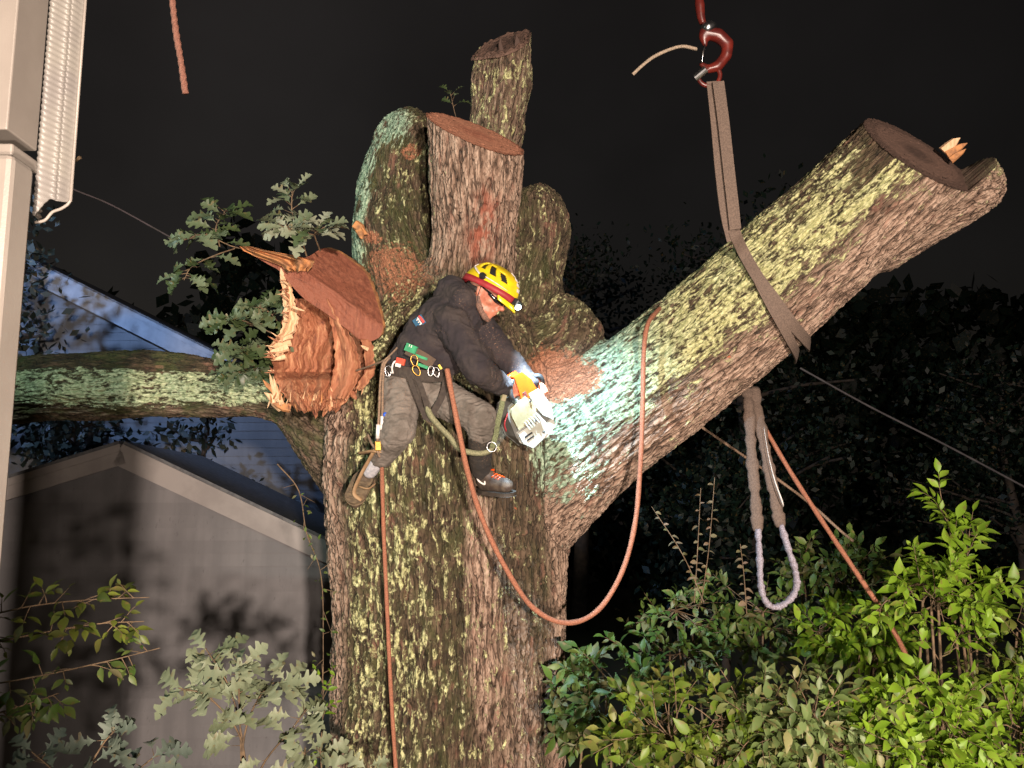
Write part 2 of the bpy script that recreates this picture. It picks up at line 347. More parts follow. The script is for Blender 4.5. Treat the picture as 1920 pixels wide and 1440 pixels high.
def build_oak():
    names = list(LIMBS); bm = bmesh.new(); dense = {}
    for nm in names:
        A = np.array(LIMBS[nm], float); D = catmull(A, 5)
        P = np.array([W(a[0], a[1], a[2]) for a in D]); r = D[:, 3] * D[:, 2] / FPX
        T, U, V = frames(P); dense[nm] = (P, r, T, U, V)
        vv, ff = tube_vf(P, r, 28)
        bv = [bm.verts.new(v) for v in vv]
        for f in ff: bm.faces.new([bv[i] for i in f])
        for e in (0, -1): bmesh.ops.create_icosphere(bm, subdivisions=3, radius=r[e] * 0.99, matrix=Matrix.Translation(P[e]))
    me = bpy.data.meshes.new('oak'); bm.to_mesh(me); bm.free()
    me = remesh(me, 0.030, 6, 2)
    n = len(me.vertices); V = np.empty(n * 3, np.float32); me.vertices.foreach_get('co', V); V = V.reshape(-1, 3).astype(float)
    N = np.empty(n * 3, np.float32); me.vertex_normals.foreach_get('vector', N); N = N.reshape(-1, 3).astype(float)
    Q = np.empty(len(me.loops), np.int32); me.loops.foreach_get('vertex_index', Q); Q = Q.reshape(-1, 4)
    bpy.data.meshes.remove(me)
    # distance to each limb, its own length-wise coordinates
    SD = []; LC = []
    for nm in names:
        P, r, T, U, VV = dense[nm]; L = np.r_[0, np.cumsum(np.linalg.norm(np.diff(P, axis=0), axis=1))]
        best = np.full(n, 9.0); co = np.zeros((n, 3)); pad = r.max() + 0.16
        near = np.flatnonzero(((V > P.min(0) - pad) & (V < P.max(0) + pad)).all(1))
        for i in range(len(P) - 1):
            pd = max(r[i], r[i + 1]) + 0.25
            a_ = V[near]; ii = near[((a_ > np.minimum(P[i], P[i + 1]) - pd) & (a_ < np.maximum(P[i], P[i + 1]) + pd)).all(1)]
            v = V[ii]; ab = P[i + 1] - P[i]; l2 = ab @ ab; ts = (v - P[i]) @ ab / l2; t = np.clip(ts, 0, 1)
            off = v - P[i] - t[:, None] * ab; d = np.sqrt(np.einsum('ij,ij->i', off, off)) - (r[i] * (1 - t) + r[i + 1] * t)
            m = d < best[ii]; j = ii[m]; best[j] = d[m]
            co[j] = np.stack([off[m] @ U[i], off[m] @ VV[i], L[i] + ts[m] * math.sqrt(l2)], 1)
        SD.append(best); LC.append(co)
    SD = np.array(SD); dom = SD.argmin(0)
    Wt = np.exp(-(SD - SD.min(0)) / 0.03).astype(np.float64); Wt[Wt < 0.02] = 0; Wt /= Wt.sum(0)
    H = np.zeros(n); hg = np.zeros(n); B = np.zeros((n, 3))
    px, py, dd = proj(V)
    for k, nm in enumerate(names):
        m = Wt[k] > 0
        if not m.any(): continue
        c = LC[k][m] + k * 3.7
        wx = c * np.array([1, 1, 0.5]) * 3; c = c + 0.035 * np.stack([pn(wx), pn(wx + 7), pn(wx + 13)], 1)
        cell = 0.034 if nm in ('trunk', 'centre') else 0.028
        q = c / np.array([cell, cell, cell * 7.5]); f1 = np.abs(pn(q)); f2 = np.abs(pn(q * np.array([2.1, 2.1, 2.4]) + 31)); f3 = pn(q * 4.3 + 11)
        cr = np.abs(pn(c / np.array([0.05, 0.05, 0.045]) + 77))                       # cross cracks break the ridges into plates
        ridge = (1 - np.exp(-f1 * 9)) * 0.62 + (1 - np.exp(-f2 * 8)) * 0.30 + f3 * 0.22
        ridge *= 0.80 + 0.20 * (1 - np.exp(-cr * 14))
        amp = {'trunk': 0.044, 'centre': 0.028, 'right': 0.028, 'mossy': 0.022, 'tall': 0.024}.get(nm, 0.024)
        big = pn(c / np.array([0.16, 0.16, 0.6])) * 0.05 + pn(c / np.array([0.35, 0.35, 1.4]) + 3) * 0.05
        if nm in ('right', 'centre', 'stub'): big *= 0.35
        if nm in ('left', 'lump', 'knob', 'tall'): big = big * 1.5 + 0.05 * pn(c / np.array([0.2, 0.2, 0.24]) + 9)
        H[m] += Wt[k][m] * ((ridge - 0.5) * amp + big); hg[m] += Wt[k][m] * ridge; 
    B = LC[0].copy(); RAD = np.zeros(n)
    for k in range(len(names)): mk = dom == k; RAD[mk] = np.hypot(LC[k][mk, 0], LC[k][mk, 1])
    for k in range(len(names)): B[dom == k] = LC[k][dom == k] + k * 2.3
    V2 = V + N * H[:, None]
    cut = np.zeros(n, int)
    for j, (nm, pts) in enumerate(CUTS.items()):
        k = names.index(nm); a, b, c = [W(*p) for p in pts]; nn = np.cross(b - a, c - a); nn /= np.linalg.norm(nn)
        T = dense[nm][2][-1]
        if nn @ T < 0: nn = -nn
        sgn = (V2 - a) @ nn; m = (dom == k) & (sgn > 0)
        dirn = T / (T @ nn)
        rough = 0.0
        if nm == 'tall': rough = 0.05 * np.abs(pn(V2 * 18)) + 0.03 * (px - 930) / 50
        V2[m] -= dirn * sgn[m][:, None]
        if nm == 'tall': V2[m] += T * rough[m][:, None]
        else: V2[m] += T * (pn(V2[m] * np.array([20, 20, 60])) * 0.004)[:, None]
        cut[m] = j + 1
    # ---- what grows on it, painted as pigment masks
    def spot(x, y, rx, ry, ang=0, soft=0.5):
        a = R(ang); u = (px - x) * math.cos(a) + (py - y) * math.sin(a); v = -(px - x) * math.sin(a) + (py - y) * math.cos(a)
        return 1 - sstep(1 - soft, 1 + soft * 0.5, np.sqrt((u / rx) ** 2 + (v / ry) ** 2))
    is_ = {nm: dom == k for k, nm in enumerate(names)}
    wob = pn(V * 4) * 60
    lich = np.full(n, 0.52); moss = np.full(n, 0.85); bare = np.full(n, 0.12); dust = np.zeros(n); mint = np.zeros(n); nick = np.zeros(n)
    t = is_['trunk'] | is_['shoulder']
    stripe = np.maximum(spot(895 + 0.04 * (py - 900), 1150, 34, 330, 0), spot(950, 1330, 70, 200, 0) * 0.7)
    edgeL = sstep(676, 640, px + 0.4 * wob); edgeR = sstep(1012, 1050, px + 0.3 * wob)
    bare[t] = np.clip(np.maximum(stripe, np.maximum(edgeL, edgeR)), 0.12, 1)[t]
    moss[t] = (1 - bare[t]) * (0.5 + 0.5 * sstep(930, 820, px[t]))
    lich[t] = 0.60 - 0.30 * np.maximum(edgeL, edgeR)[t] - 0.10 * sstep(860, 980, px[t]) + 0.12 * sstep(820, 760, px[t]) * sstep(640, 690, px[t])
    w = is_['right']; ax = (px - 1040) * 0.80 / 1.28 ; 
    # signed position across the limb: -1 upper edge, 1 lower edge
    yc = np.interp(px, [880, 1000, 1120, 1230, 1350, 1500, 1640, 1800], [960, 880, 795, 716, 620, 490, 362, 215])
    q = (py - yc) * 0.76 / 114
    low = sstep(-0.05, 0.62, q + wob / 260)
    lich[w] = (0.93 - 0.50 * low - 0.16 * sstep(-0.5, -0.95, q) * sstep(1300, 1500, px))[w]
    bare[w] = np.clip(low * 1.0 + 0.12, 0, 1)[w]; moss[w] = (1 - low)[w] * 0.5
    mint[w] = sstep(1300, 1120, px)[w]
    endz = w & (px > 1560) & (q < -0.2); lich[endz] -= 0.5 * sstep(1560, 1640, px[endz])  # lichen thinned on the upper end, its shade put into darker bark
    cgap = spot(1060, 860, 110, 120); lich = np.maximum(lich, cgap * 0.80); mint = np.maximum(mint, cgap * 0.9)
    c = is_['centre']; bare[c] = 0.95 - 0.6 * sstep(470, 560, py[c]); lich[c] = 0.24; moss[c] = sstep(440, 560, py[c]) * 0.9
    lich[c] += 0.35 * sstep(835, 800, px[c])
    lf = is_['left']; lich[lf] = 0.58; lich[lf] += 0.30 * sstep(720, 695, px[lf] + (py[lf] - 260) * 0.12); mint[lf] = sstep(740, 700, px[lf] + (py[lf] - 260) * 0.15); moss[lf] = 1
    dust = np.maximum(dust, spot(770, 285, 30, 22) * 0.5); mt = spot(735, 240, 46, 44) * lf; lich = np.maximum(lich, mt * 0.95); mint = np.maximum(mint, mt)
    red = np.zeros(n); red[c] = (spot(905, 430, 30, 90, 8, 0.9) * 0.9)[c]
    tl = is_['tall']; lich[tl] = 0.66; moss[tl] = 0.2; bare[tl] = 0.5
    for k_ in ('lump', 'knob'): lich[is_[k_]] = 0.57; moss[is_[k_]] = 0.8; bare[is_[k_]] = 0.15
    st_ = is_['stub']; bare[st_] = 0.95; moss[st_] = 0; lich[st_] = 0.42 + 0.35 * sstep(350, 310, py[st_])
    ms = is_['mossy']; lich[ms] = 0.96 * sstep(676, 700, py[ms]) * (1 - 0.75 * sstep(750, 772, py[ms])); moss[ms] = 1; mint[ms] = 0.45; bare[ms] = 0.4 * sstep(745, 765, py[ms])
    lich[ms & (px > 520)] *= 0.6
    # wet sawdust in the fork and on the ledges
    dust = np.maximum(dust, spot(1045 + wob * 0.8, 704 + wob * 0.6, 115, 72, 8, 1.0) * 0.88); dust = np.maximum(dust, spot(750 + wob, 510 + wob, 100, 100, 20, 0.9) * 0.55); dust = np.maximum(dust, spot(700, 445 + wob * 0.4, 34, 24, 30, 0.9) * 0.65)
    dust = np.maximum(dust, spot(1000, 480, 40, 60) * 0.25); dust = np.maximum(dust, spot(1080, 900, 60, 80) * 0.1)
    y2 = spot(828 + wob * 0.5, 530 + wob, 50, 50, 0, 0.9); lich = np.maximum(lich, y2 * 0.85 * (dust < 0.5)); mint = mint * (1 - y2)
    for (x, y, a_, b_) in ((1328, 668, 12, 8), (1360, 664, 9, 16), (1253, 716, 12, 6), (1138, 862, 14, 7), (1172, 757, 10, 6), (960, 950, 4, 5), (1115, 790, 9, 6)): nick = np.maximum(nick, spot(x, y, a_, b_, -35, 0.3))
    att = dict(hgt=hg, lich=np.clip(lich, 0, 1), moss=np.clip(moss, 0, 1), dust=dust, bare=bare, mint=mint, nick=nick * 0.62, bco=B, red=red, rad=RAD)
    # ---- hand out the faces
    root = thing('oak_tree', (W(842, 1990, 5.1)[0], W(842, 1990, 5.1)[1], 0.0), 'huge half-dismantled oak with mossy lichen-covered bark, sawn-off limbs and the climber in its fork', 'tree')
    fd = dom[Q[:, 0]]; fc = cut[Q].min(1)
    lab = {'trunk': None, 'right': 'thick lichen-patched limb rising to the right, gripped by the sling', 'centre': 'bare reddish sawn limb stump above the climber', 'left': 'mossy limb stump with mint-green lichen',
           'tall': 'tall snapped leader standing behind the sawn stump', 'lump': 'rounded bulge behind the climber', 'knob': 'lichen-speckled rounded knob', 'stub': 'short side stub at the end of the right limb',
           'mossy': 'horizontal limb covered in pale green lichen'}
    def sub_mesh(name, mask):
        F = Q[mask]; idx, inv = np.unique(F, return_inverse=True); inv = inv.reshape(-1, 4)
        return fastmesh(name, V2[idx], inv, {k_: a[idx] for k_, a in att.items()})
    merge = {'shoulder': 'trunk', 'collar': 'trunk'}
    for k, nm in enumerate(names):
        if nm in merge: continue
        m = (fd == k) & (fc == 0)
        for o2, tgt in merge.items():
            if tgt == nm: m |= (fd == names.index(o2)) & (fc == 0)
        link('trunk' if nm == 'trunk' else 'limb', sub_mesh('oak_' + nm, m), BARK, root, lab.get(nm))
    P0 = np.array([W(840, y, 5.07) for y in (1600, 1700, 1800, 1900, 1990)]); P0[:, 0] = W(840, 1640, 5.07)[0]; P0[-1, 2] = -0.1
    bv, bf = tube_vf(catmull(P0, 5), np.interp(np.linspace(0, 1, 21), [0, 0.5, 1], [0.69, 0.76, 1.05]), 40)
    bv = bv + 0.05 * pn(bv * 5)[:, None] * np.array([1, 1, 0])
    mb_ = pymesh('trunk_base', bv, bf, True); nb = len(mb_.vertices)
    mb_.attributes.new('bco', 'FLOAT_VECTOR', 'POINT').data.foreach_set('vector', np.asarray(bv, np.float32).ravel())
    for k_, v_ in (('hgt', .5), ('lich', .45), ('moss', .7)): mb_.attributes.new(k_, 'FLOAT', 'POINT').data.foreach_set('value', np.full(nb, v_, np.float32))
    link('trunk_base', mb_, BARK, root)
    for j, nm in enumerate(CUTS):
        m = fc == j + 1
        if m.any(): link('cut_face', sub_mesh('cut_' + nm, m), CUT if nm == 'centre' else CUTDARK, root)
    print('oak', n, 'verts')
    return root
OAK = build_oak()
# ------------------------------------------------------------------ the setting: ground, neighbours' houses, this house's corner
gm = simple('night_grass', (0.035, 0.05, 0.015), (0.05, 0.04, 0.02), 3, 0.95, 0.6, 60)
gv = np.array([(x, y, 0.0) for y in (-30, 0, 6, 12, 20, 40, 120) for x in (-120, -30, -8, 0, 8, 30, 120)]); gf = [(j * 7 + i, j * 7 + i + 1, (j + 1) * 7 + i + 1, (j + 1) * 7 + i) for j in range(6) for i in range(6)]
o = link('ground', pymesh('ground', gv, gf), gm); o['kind'] = 'structure'

def siding_material(name, c1, c2, dirt):
    g = G(name); o = g.obj; big = g.noise(o, 0.9, 4); st = g.noise(g.scalev(o, (1, 1, 0.12)), 6, 4)
    c = g.mix(g.ss(st, 0.35, 0.75), c1, c2)
    c = g.mix(g.math('MULTIPLY', g.ss(big, 0.45, 0.7), 0.5), c, dirt)
    c = g.mix(g.math('MULTIPLY', g.n('ShaderNodeObjectInfo').outputs['Random'], 0.30), c, dirt)
    c = g.mix(g.math('MULTIPLY', g.ss(g.noise(g.scalev(o, (1, 1, 0.3)), 22, 5, 0.7), 0.60, 0.74), 0.5), c, tuple(x * 0.5 for x in dirt))
    g.set(Base_Color=c, Roughness=0.55); g.bump(g.noise(g.scalev(o, (1, 1, 6)), 40, 3), 0.25, 0.003); return g.m
SID1 = siding_material('grey_siding', (0.20, 0.19, 0.195), (0.26, 0.245, 0.25), (0.14, 0.132, 0.138))
SID2 = siding_material('pale_siding', (0.17, 0.18, 0.20), (0.22, 0.23, 0.25), (0.12, 0.125, 0.14))
TRIM1 = simple('white_trim', (0.42, 0.375, 0.355), (0.34, 0.30, 0.285), 3, 0.5, 0.25, 180)
ROOFM = simple('asphalt_shingle', (0.10, 0.10, 0.11), (0.17, 0.17, 0.175), 18, 0.6, 0.8, 60)
def gable_house(name, label, peak, d, slL, slR, wL, wR, pitch, sid, trimw, trimt, yaw, depth_len, boardn=None):
    """gable wall of lapped boards; peak px/py at distance d; sl = slope (dz/dx), w = half widths in metres"""
    pk = W(peak[0], peak[1], d); root = thing(name, (pk[0], pk[1], 0), label, 'house')
    M0 = Matrix.Translation(Vector((pk[0], pk[1], 0))) @ Matrix.Rotation(R(yaw), 4, 'Z')
    top = pk[2]; z = 0.0; n = int(top / pitch) + 1
    base = min(top - slL * wL, top - slR * wR)
    for i in range(n):
        z0 = i * pitch; z1 = z0 + pitch + 0.018
        def ext(z, s, w): return min(w, max(0.0, (top - z) / s))
        z1c = min(z1, top - 0.002)
        if z0 >= top - 0.03: break
        a0, a1 = -ext(z0, slL, wL), -ext(z1c, slL, wL); b0, b1 = ext(z0, slR, wR), ext(z1c, slR, wR)
        yb, yt = (-0.028, -0.006) if name == 'garage' else (-0.016, -0.006)
        V = [(a0, yb, z0), (b0, yb, z0), (b1, yt, z1c), (a1, yt, z1c), (a0, yb + 0.014, z0), (b0, yb + 0.014, z0), (b1, yt + 0.012, z1c), (a1, yt + 0.012, z1c)]
        V = [(x, y + random.uniform(-0.0015, 0.0015), zz) for x, y, zz in V]
        F = [(0, 1, 2, 3), (7, 6, 5, 4), (0, 4, 5, 1), (3, 2, 6, 7), (0, 3, 7, 4), (1, 5, 6, 2)]
        link('siding_board', pymesh('siding_board', [tuple(M0 @ Vector(v)) for v in V], F), sid, root)
    # wall core behind the boards
    P = [(-wL, 0.02, 0), (wR, 0.02, 0), (wR, 0.02, top - slR * wR), (0, 0.02, top - 0.01), (-wL, 0.02, top - slL * wL)]
    P = [M0 @ Vector(p) for p in P]; back = (M0.to_3x3() @ Vector((0, depth_len, 0)))
    link('wall', prism('wall', P, back), sid, root)
    # roof planes with overhang, rake boards, soffit
    for sgn, s, w in ((-1, slL, wL), (1, slR, wR)):
        u = Vector((sgn, 0, -s)).normalized(); L = w * math.sqrt(1 + s * s) + 0.35; nrm = Vector((sgn * s, 0, 1)).normalized()
        def pt(a, b, c): return M0 @ (Vector((0, 0, top)) + u * a + Vector((0, b, 0)) + nrm * c)
        o0 = 0.0
        pr = [pt(o0, -0.20, 0.045), pt(L, -0.20, 0.045), pt(L, -0.20, 0.075), pt(o0, -0.20, 0.078)]
        link('roof', prism('roof', pr, M0.to_3x3() @ Vector((0, depth_len + 0.4, 0))), ROOFM, root)
        rk = [pt(0, -0.185, 0.043), pt(L, -0.185, 0.043), pt(L, -0.185, 0.043 - trimw), pt(0, -0.185, 0.043 - trimw * math.sqrt(1 + s * s))]
        link('rake_board', prism('rake_board', rk, M0.to_3x3() @ Vector((0, 0.025, 0))), trimt, root)
        rk = [pt(0, -0.205, 0.043), pt(L, -0.205, 0.043), pt(L, -0.205, -0.03), pt(0, -0.205, -0.032)]
        link('drip_edge', prism('drip_edge', rk, M0.to_3x3() @ Vector((0, 0.018, 0))), trimt, root)
        so = [pt(0.02, -0.16, -0.03), pt(L, -0.16, -0.03), pt(L, -0.16, 0.035), pt(0.02, -0.16, 0.035)]
        link('soffit', prism('soffit', so, M0.to_3x3() @ Vector((0, 0.15, 0))), trimt, root)
    return root
gable_house('garage', 'low grey gabled garage with lapped siding and pale rake boards, behind the small oak saplings', (240, 842), 9.0, 0.33, 0.47, 2.9, 2.75, 0.131, SID1, 0.20, TRIM1, 4, 2.4)
gable_house('neighbour_house', 'taller pale blue-lit gabled house behind the horizontal mossy limb', (-220, 352), 15.0, 0.5, 0.5, 4.0, 8.6, 0.14, SID2, 0.30, simple('pale_rake', (0.40, 0.42, 0.46), (0.3, 0.32, 0.36), 4, 0.5), -2, 8.0)

# this house's corner at the left edge
NEARW = simple('near_vinyl', (0.26, 0.228, 0.200), (0.235, 0.205, 0.18), 9, 0.42, 0.35, 300, bdist=0.001)
hc = thing('house_corner', (W(-40, 1400, 1.5)[0], W(-40, 1400, 1.5)[1], 0), 'cream vinyl corner of the nearest house with a boxed post, at the left edge', 'house')
def vbox(name, x0, x1, ytop, d, h, depth, mat, parent, bev=0.008):
    """upright box, its front top edge at (x0..x1, ytop) distance d, going down h metres"""
    a = W(x0, ytop, d); b = W(x1, ytop, d); cx = (a[0] + b[0]) / 2
    return link(name, box(name, (b[0] - a[0], depth, h), Matrix.Translation((cx, a[1] + depth / 2, a[2] - h / 2)), bev, False), mat, parent)
vbox('fascia', -260, 48, -160, 1.62, W(0, -160, 1.62)[2] - W(0, 268, 1.62)[2], 0.10, NEARW, hc, 0.003)
vbox('post', -150, 24, 287, 1.44, W(0, 287, 1.44)[2] + 0.0, 0.07, NEARW, hc, 0.010)
vbox('post_cap', -150, 24, 268, 1.52, 0.022, 0.09, NEARW, hc, 0.004)
vbox('wall', -520, -170, 268, 1.70, W(0, 268, 1.70)[2], 0.3, NEARW, hc, 0.003)
# ribbed strip with an ogee-cut lower end
gs = thing('gutter_end', W(100, 415, 1.62), 'cream ribbed gutter piece with a wavy cut lower end, hanging by the house corner', 'gutter')
def ribbed():
    a = W(66, 415, 1.60); b = W(131, 380, 1.60); w = b[0] - a[0]; ztop = W(100, -140, 1.6)[2]
    prof = []   # across: x fraction, y (toward camera negative), zbottom offset
    for i in range(41):
        t = i / 40
        y = 0.012 * math.cos(t * 9.5) * (1 - 0.3 * t) - 0.03 * sstep(0.0, 0.25, t) + 0.035 * sstep(0.75, 1.0, t)
        zb = 0.0 + 0.034 * float(sstep(0.28, 0.62, t)) + 0.003 * math.sin(t * 14)
        prof.append((a[0] + w * t, a[1] + float(y), a[2] + zb))
    rows = []; nz = 360
    for k in range(nz + 1):
        row = []
        for i, (x, y, zb) in enumerate(prof):
            f = k / nz; z = zb + (ztop - zb) * f
            rib = 0.0016 * math.sin(z * 2 * math.pi / 0.0115 + i * 0.22) * (1.0 if i > 6 else 2.4)
            row.append((x, y - rib * (1 if i < 38 else 0.2), z))
        rows.append(row)
    n = len(prof); V = np.array([p for r in rows for p in r]); V2 = V + np.array([0, 0.004, 0])
    F = np.array([(k * n + i, k * n + i + 1, (k + 1) * n + i + 1, (k + 1) * n + i) for k in range(nz) for i in range(n - 1)])
    N = len(V); Fb = F[:, ::-1] + N
    F2 = [(i + 1, i, i + N, i + 1 + N) for i in range(n - 1)] + [((k + 1) * n - 1, (k + 1) * n - 1 + N, (k + 2) * n - 1 + N, (k + 2) * n - 1) for k in range(nz)]
    return fastmesh('ribbed_strip', np.vstack([V, V2]), np.vstack([F, Fb, np.array(F2)]))
link('ribbed_strip', ribbed(), simple('ribbed_vinyl', (0.205, 0.19, 0.168), (0.175, 0.16, 0.148), 12, 0.45, 0.3, 350, bdist=0.001), gs)
ep = [W(66, 417, 1.598), W(84, 413, 1.598), W(98, 398, 1.598), W(113, 392, 1.598), W(126, 384, 1.598), W(132, 376, 1.598)]
link('end_lip', tube('end_lip', ep, 0.003, 6), NEARW, gs)
link('outer_edge', tube('outer_edge', [W(132, 378, 1.60), np.array(W(132, 378, 1.6)) + [0, 0, 0.7]], 0.003, 6, curve=False), NEARW, gs)

# ------------------------------------------------------------------ leaves
def leaf_material(name, cols, rough=0.5, trans=0.35, objrand=True):
    g = G(name)
    inf = g.n('ShaderNodeObjectInfo') if objrand else g.n('ShaderNodeNewGeometry')
    rnd = inf.outputs['Random' if objrand else 'Random Per Island']
    c = g.ramp(rnd, [(i / max(1, len(cols) - 1), k) for i, k in enumerate(cols)])
    nn = g.noise(g.obj, 60, 3); c = g.mix(g.math('MULTIPLY', g.ss(nn, 0.4, 0.7), 0.35), c, tuple(0.55 * x for x in cols[len(cols) // 2]))
    c = g.mix(g.math('MULTIPLY', g.ss(g.noise(g.obj, 2.3 if objrand else 14, 3), 0.58, 0.68), 0.55), c, (0.20, 0.13, 0.05))
    g.set(Base_Color=c, Roughness=rough)
    tr = g.n('ShaderNodeBsdfTranslucent'); g.l(c, tr.inputs[0]); mx = g.n('ShaderNodeMixShader'); mx.inputs[0].default_value = trans
    g.l(g.p.outputs[0], mx.inputs[1]); g.l(tr.outputs[0], mx.inputs[2]); g.l(mx.outputs[0], g.out.inputs[0]); return g.m
def leaf_vf(kind, L, bend, fold, twist):
    """leaf along +x from the origin, normal +z"""
    if kind == 'oak':
        pr = [(0, .012), (.12, .03), (.2, .09), (.27, .22), (.33, .08), (.42, .11), (.5, .36), (.57, .33), (.60, .13), (.68, .15), (.77, .33), (.83, .27), (.85, .13), (.93, .16), (1.0, .03)]
    elif kind == 'round': pr = [(0, .03), (.2, .26), (.45, .36), (.7, .33), (.9, .18), (1, .03)]
    elif kind == 'privet': pr = [(0, .015), (.1, .03), (.25, .15), (.45, .22), (.65, .19), (.85, .09), (1, .008)]
    V = []; F = []
    for i, (t, w) in enumerate(pr):
        z = -bend * t * t * L; x = t * L * (1 - 0.12 * bend * t); tw = twist * t
        for s in (-1, 0, 1):
            wy = s * w * L * (0.93 + 0.14 * ((i * 7 + s * 3) % 5) / 5 if kind == 'oak' else 1); zz = abs(wy) * fold + (0.03 * L * math.sin(i * 2.1 + s) if s and kind == 'oak' else 0)
            lead = (0.05 * L if kind == 'oak' and s and i in (3, 6, 7, 10, 11) else 0)
            V.append((x + lead, wy * math.cos(tw) - zz * math.sin(tw), z + zz * math.cos(tw) + wy * math.sin(tw)))
        if i:
            a = (i - 1) * 3; b = i * 3
            F += [(a, b, b + 1, a + 1), (a + 1, b + 1, b + 2, a + 2)]
    return np.array(V), np.array(F)
LEAF = {}
for kind in ('oak', 'round', 'privet'):
    for k in range(4):
        LEAF[kind, k] = leaf_vf(kind, 1.0, random.uniform(0.15, 0.75), random.uniform(0.12, 0.45), random.uniform(-0.5, 0.5))
def leaf_mats(kind, base, d, n, size):
    d = Vector(d).normalized(); return frame_at(base, d, n) @ Matrix.Scale(size, 4)
_lm = {}
def place_leaves(parent, kind, mats, mo, ms, limit=300, name='leaf'):
    """the leaves that show largest become objects of their own, the rest one mass"""
    if not mats: return
    P = np.array([m.translation for m in mats]); x, y, d = proj(P)
    size = np.array([m.to_scale()[0] for m in mats])
    score = size / d * ((x > -20) & (x < 1940) & (y > -20) & (y < 1460)); order = np.argsort(-score)
    for j in order[:limit]:
        k = int(j) % 4; key = (kind, k, mo.name)
        if key not in _lm:
            V, F = LEAF[kind, k]; _lm[key] = fastmesh(name, V, F); _lm[key].materials.append(mo)
        link(name, _lm[key], mo, parent, mw=mats[j])
    rest = order[limit:]
    if len(rest):
        VV = []; FF = []; off = 0
        for j in rest:
            V, F = LEAF[kind, int(j) % 4]; m = np.array(mats[j]); VV.append(V @ m[:3, :3].T + m[:3, 3]); FF.append(F + off); off += len(V)
        link('foliage', fastmesh('foliage', np.vstack(VV), np.vstack(FF)), ms, parent, kind='stuff')
def rv(s=1.0): return Vector((random.gauss(0, s), random.gauss(0, s), random.gauss(0, s)))
def spray(base, dirn, length, nl, size, mats, stems, kind='privet', up=(0, -0.25, 1), spread=0.9, rad=0.0025):
    """a leafy twig: leaves in opposite pairs along a gently arched stem"""
    base = Vector(base); d = Vector(dirn).normalized(); pts = [base.copy()]; n = 4
    for i in range(n):
        d = (d + Vector((0, 0, -0.06)) + rv(0.08)).normalized(); pts.append(pts[-1] + d * length / n)
    stems.append((pts, rad))
    side = d.cross(Vector(up) + rv(0.3)).normalized()
    for i in range(nl):
        t = 0.22 + 0.78 * (i // 2 + 1) / ((nl + 1) // 2); f = min(t * n, n - 0.001); p = pts[int(f)].lerp(pts[int(f) + 1], f - int(f))
        sd = side if i % 2 else -side
        if (i // 2) % 2: sd = d.cross(sd)
        ld = (d * (1.0 - 0.5 * spread) + sd * spread + rv(0.18)).normalized()
        if i >= nl - 1: ld = (d + rv(0.15)).normalized()
        nn = (Vector(up) + rv(0.35) + Vector((0, -0.3, 0)))
        mats.append(leaf_mats(kind, p, ld, nn, size * random.choice((random.uniform(0.4, 0.8), random.uniform(0.75, 1.2)))))
def stems_mesh(name, stems, seg=5):
    VV = []; FF = []; off = 0
    for pts, r in stems:
        P = np.array([tuple(p) for p in pts]); rr = np.linspace(r, r * 0.45, len(P))
        v, f = tube_vf(P, rr, seg, caps=False, off=off); VV.append(v); FF += f; off += len(v)
    return fastmesh(name, np.vstack(VV), np.array(FF))
TWIG = simple('twig', (0.17, 0.11, 0.06), (0.09, 0.06, 0.035), 30, 0.8)
# ------------------------------------------------------------------ shrubs at the lower right
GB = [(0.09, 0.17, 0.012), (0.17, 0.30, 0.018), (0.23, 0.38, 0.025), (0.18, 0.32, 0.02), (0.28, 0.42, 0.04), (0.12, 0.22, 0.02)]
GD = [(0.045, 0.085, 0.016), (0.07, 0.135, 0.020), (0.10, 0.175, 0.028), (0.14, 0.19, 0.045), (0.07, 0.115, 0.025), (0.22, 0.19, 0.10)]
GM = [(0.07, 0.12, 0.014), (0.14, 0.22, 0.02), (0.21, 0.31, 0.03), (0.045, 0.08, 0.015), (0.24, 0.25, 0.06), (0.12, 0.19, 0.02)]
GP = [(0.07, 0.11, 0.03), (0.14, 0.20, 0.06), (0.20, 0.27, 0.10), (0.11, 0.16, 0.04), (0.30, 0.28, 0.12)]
MB = {k: (leaf_material(k + '_leaf', c), leaf_material(k + '_leaf_mass', c, objrand=False)) for k, c in (('bright', GB), ('dark', GD), ('pale', GP), ('mid', GM))}
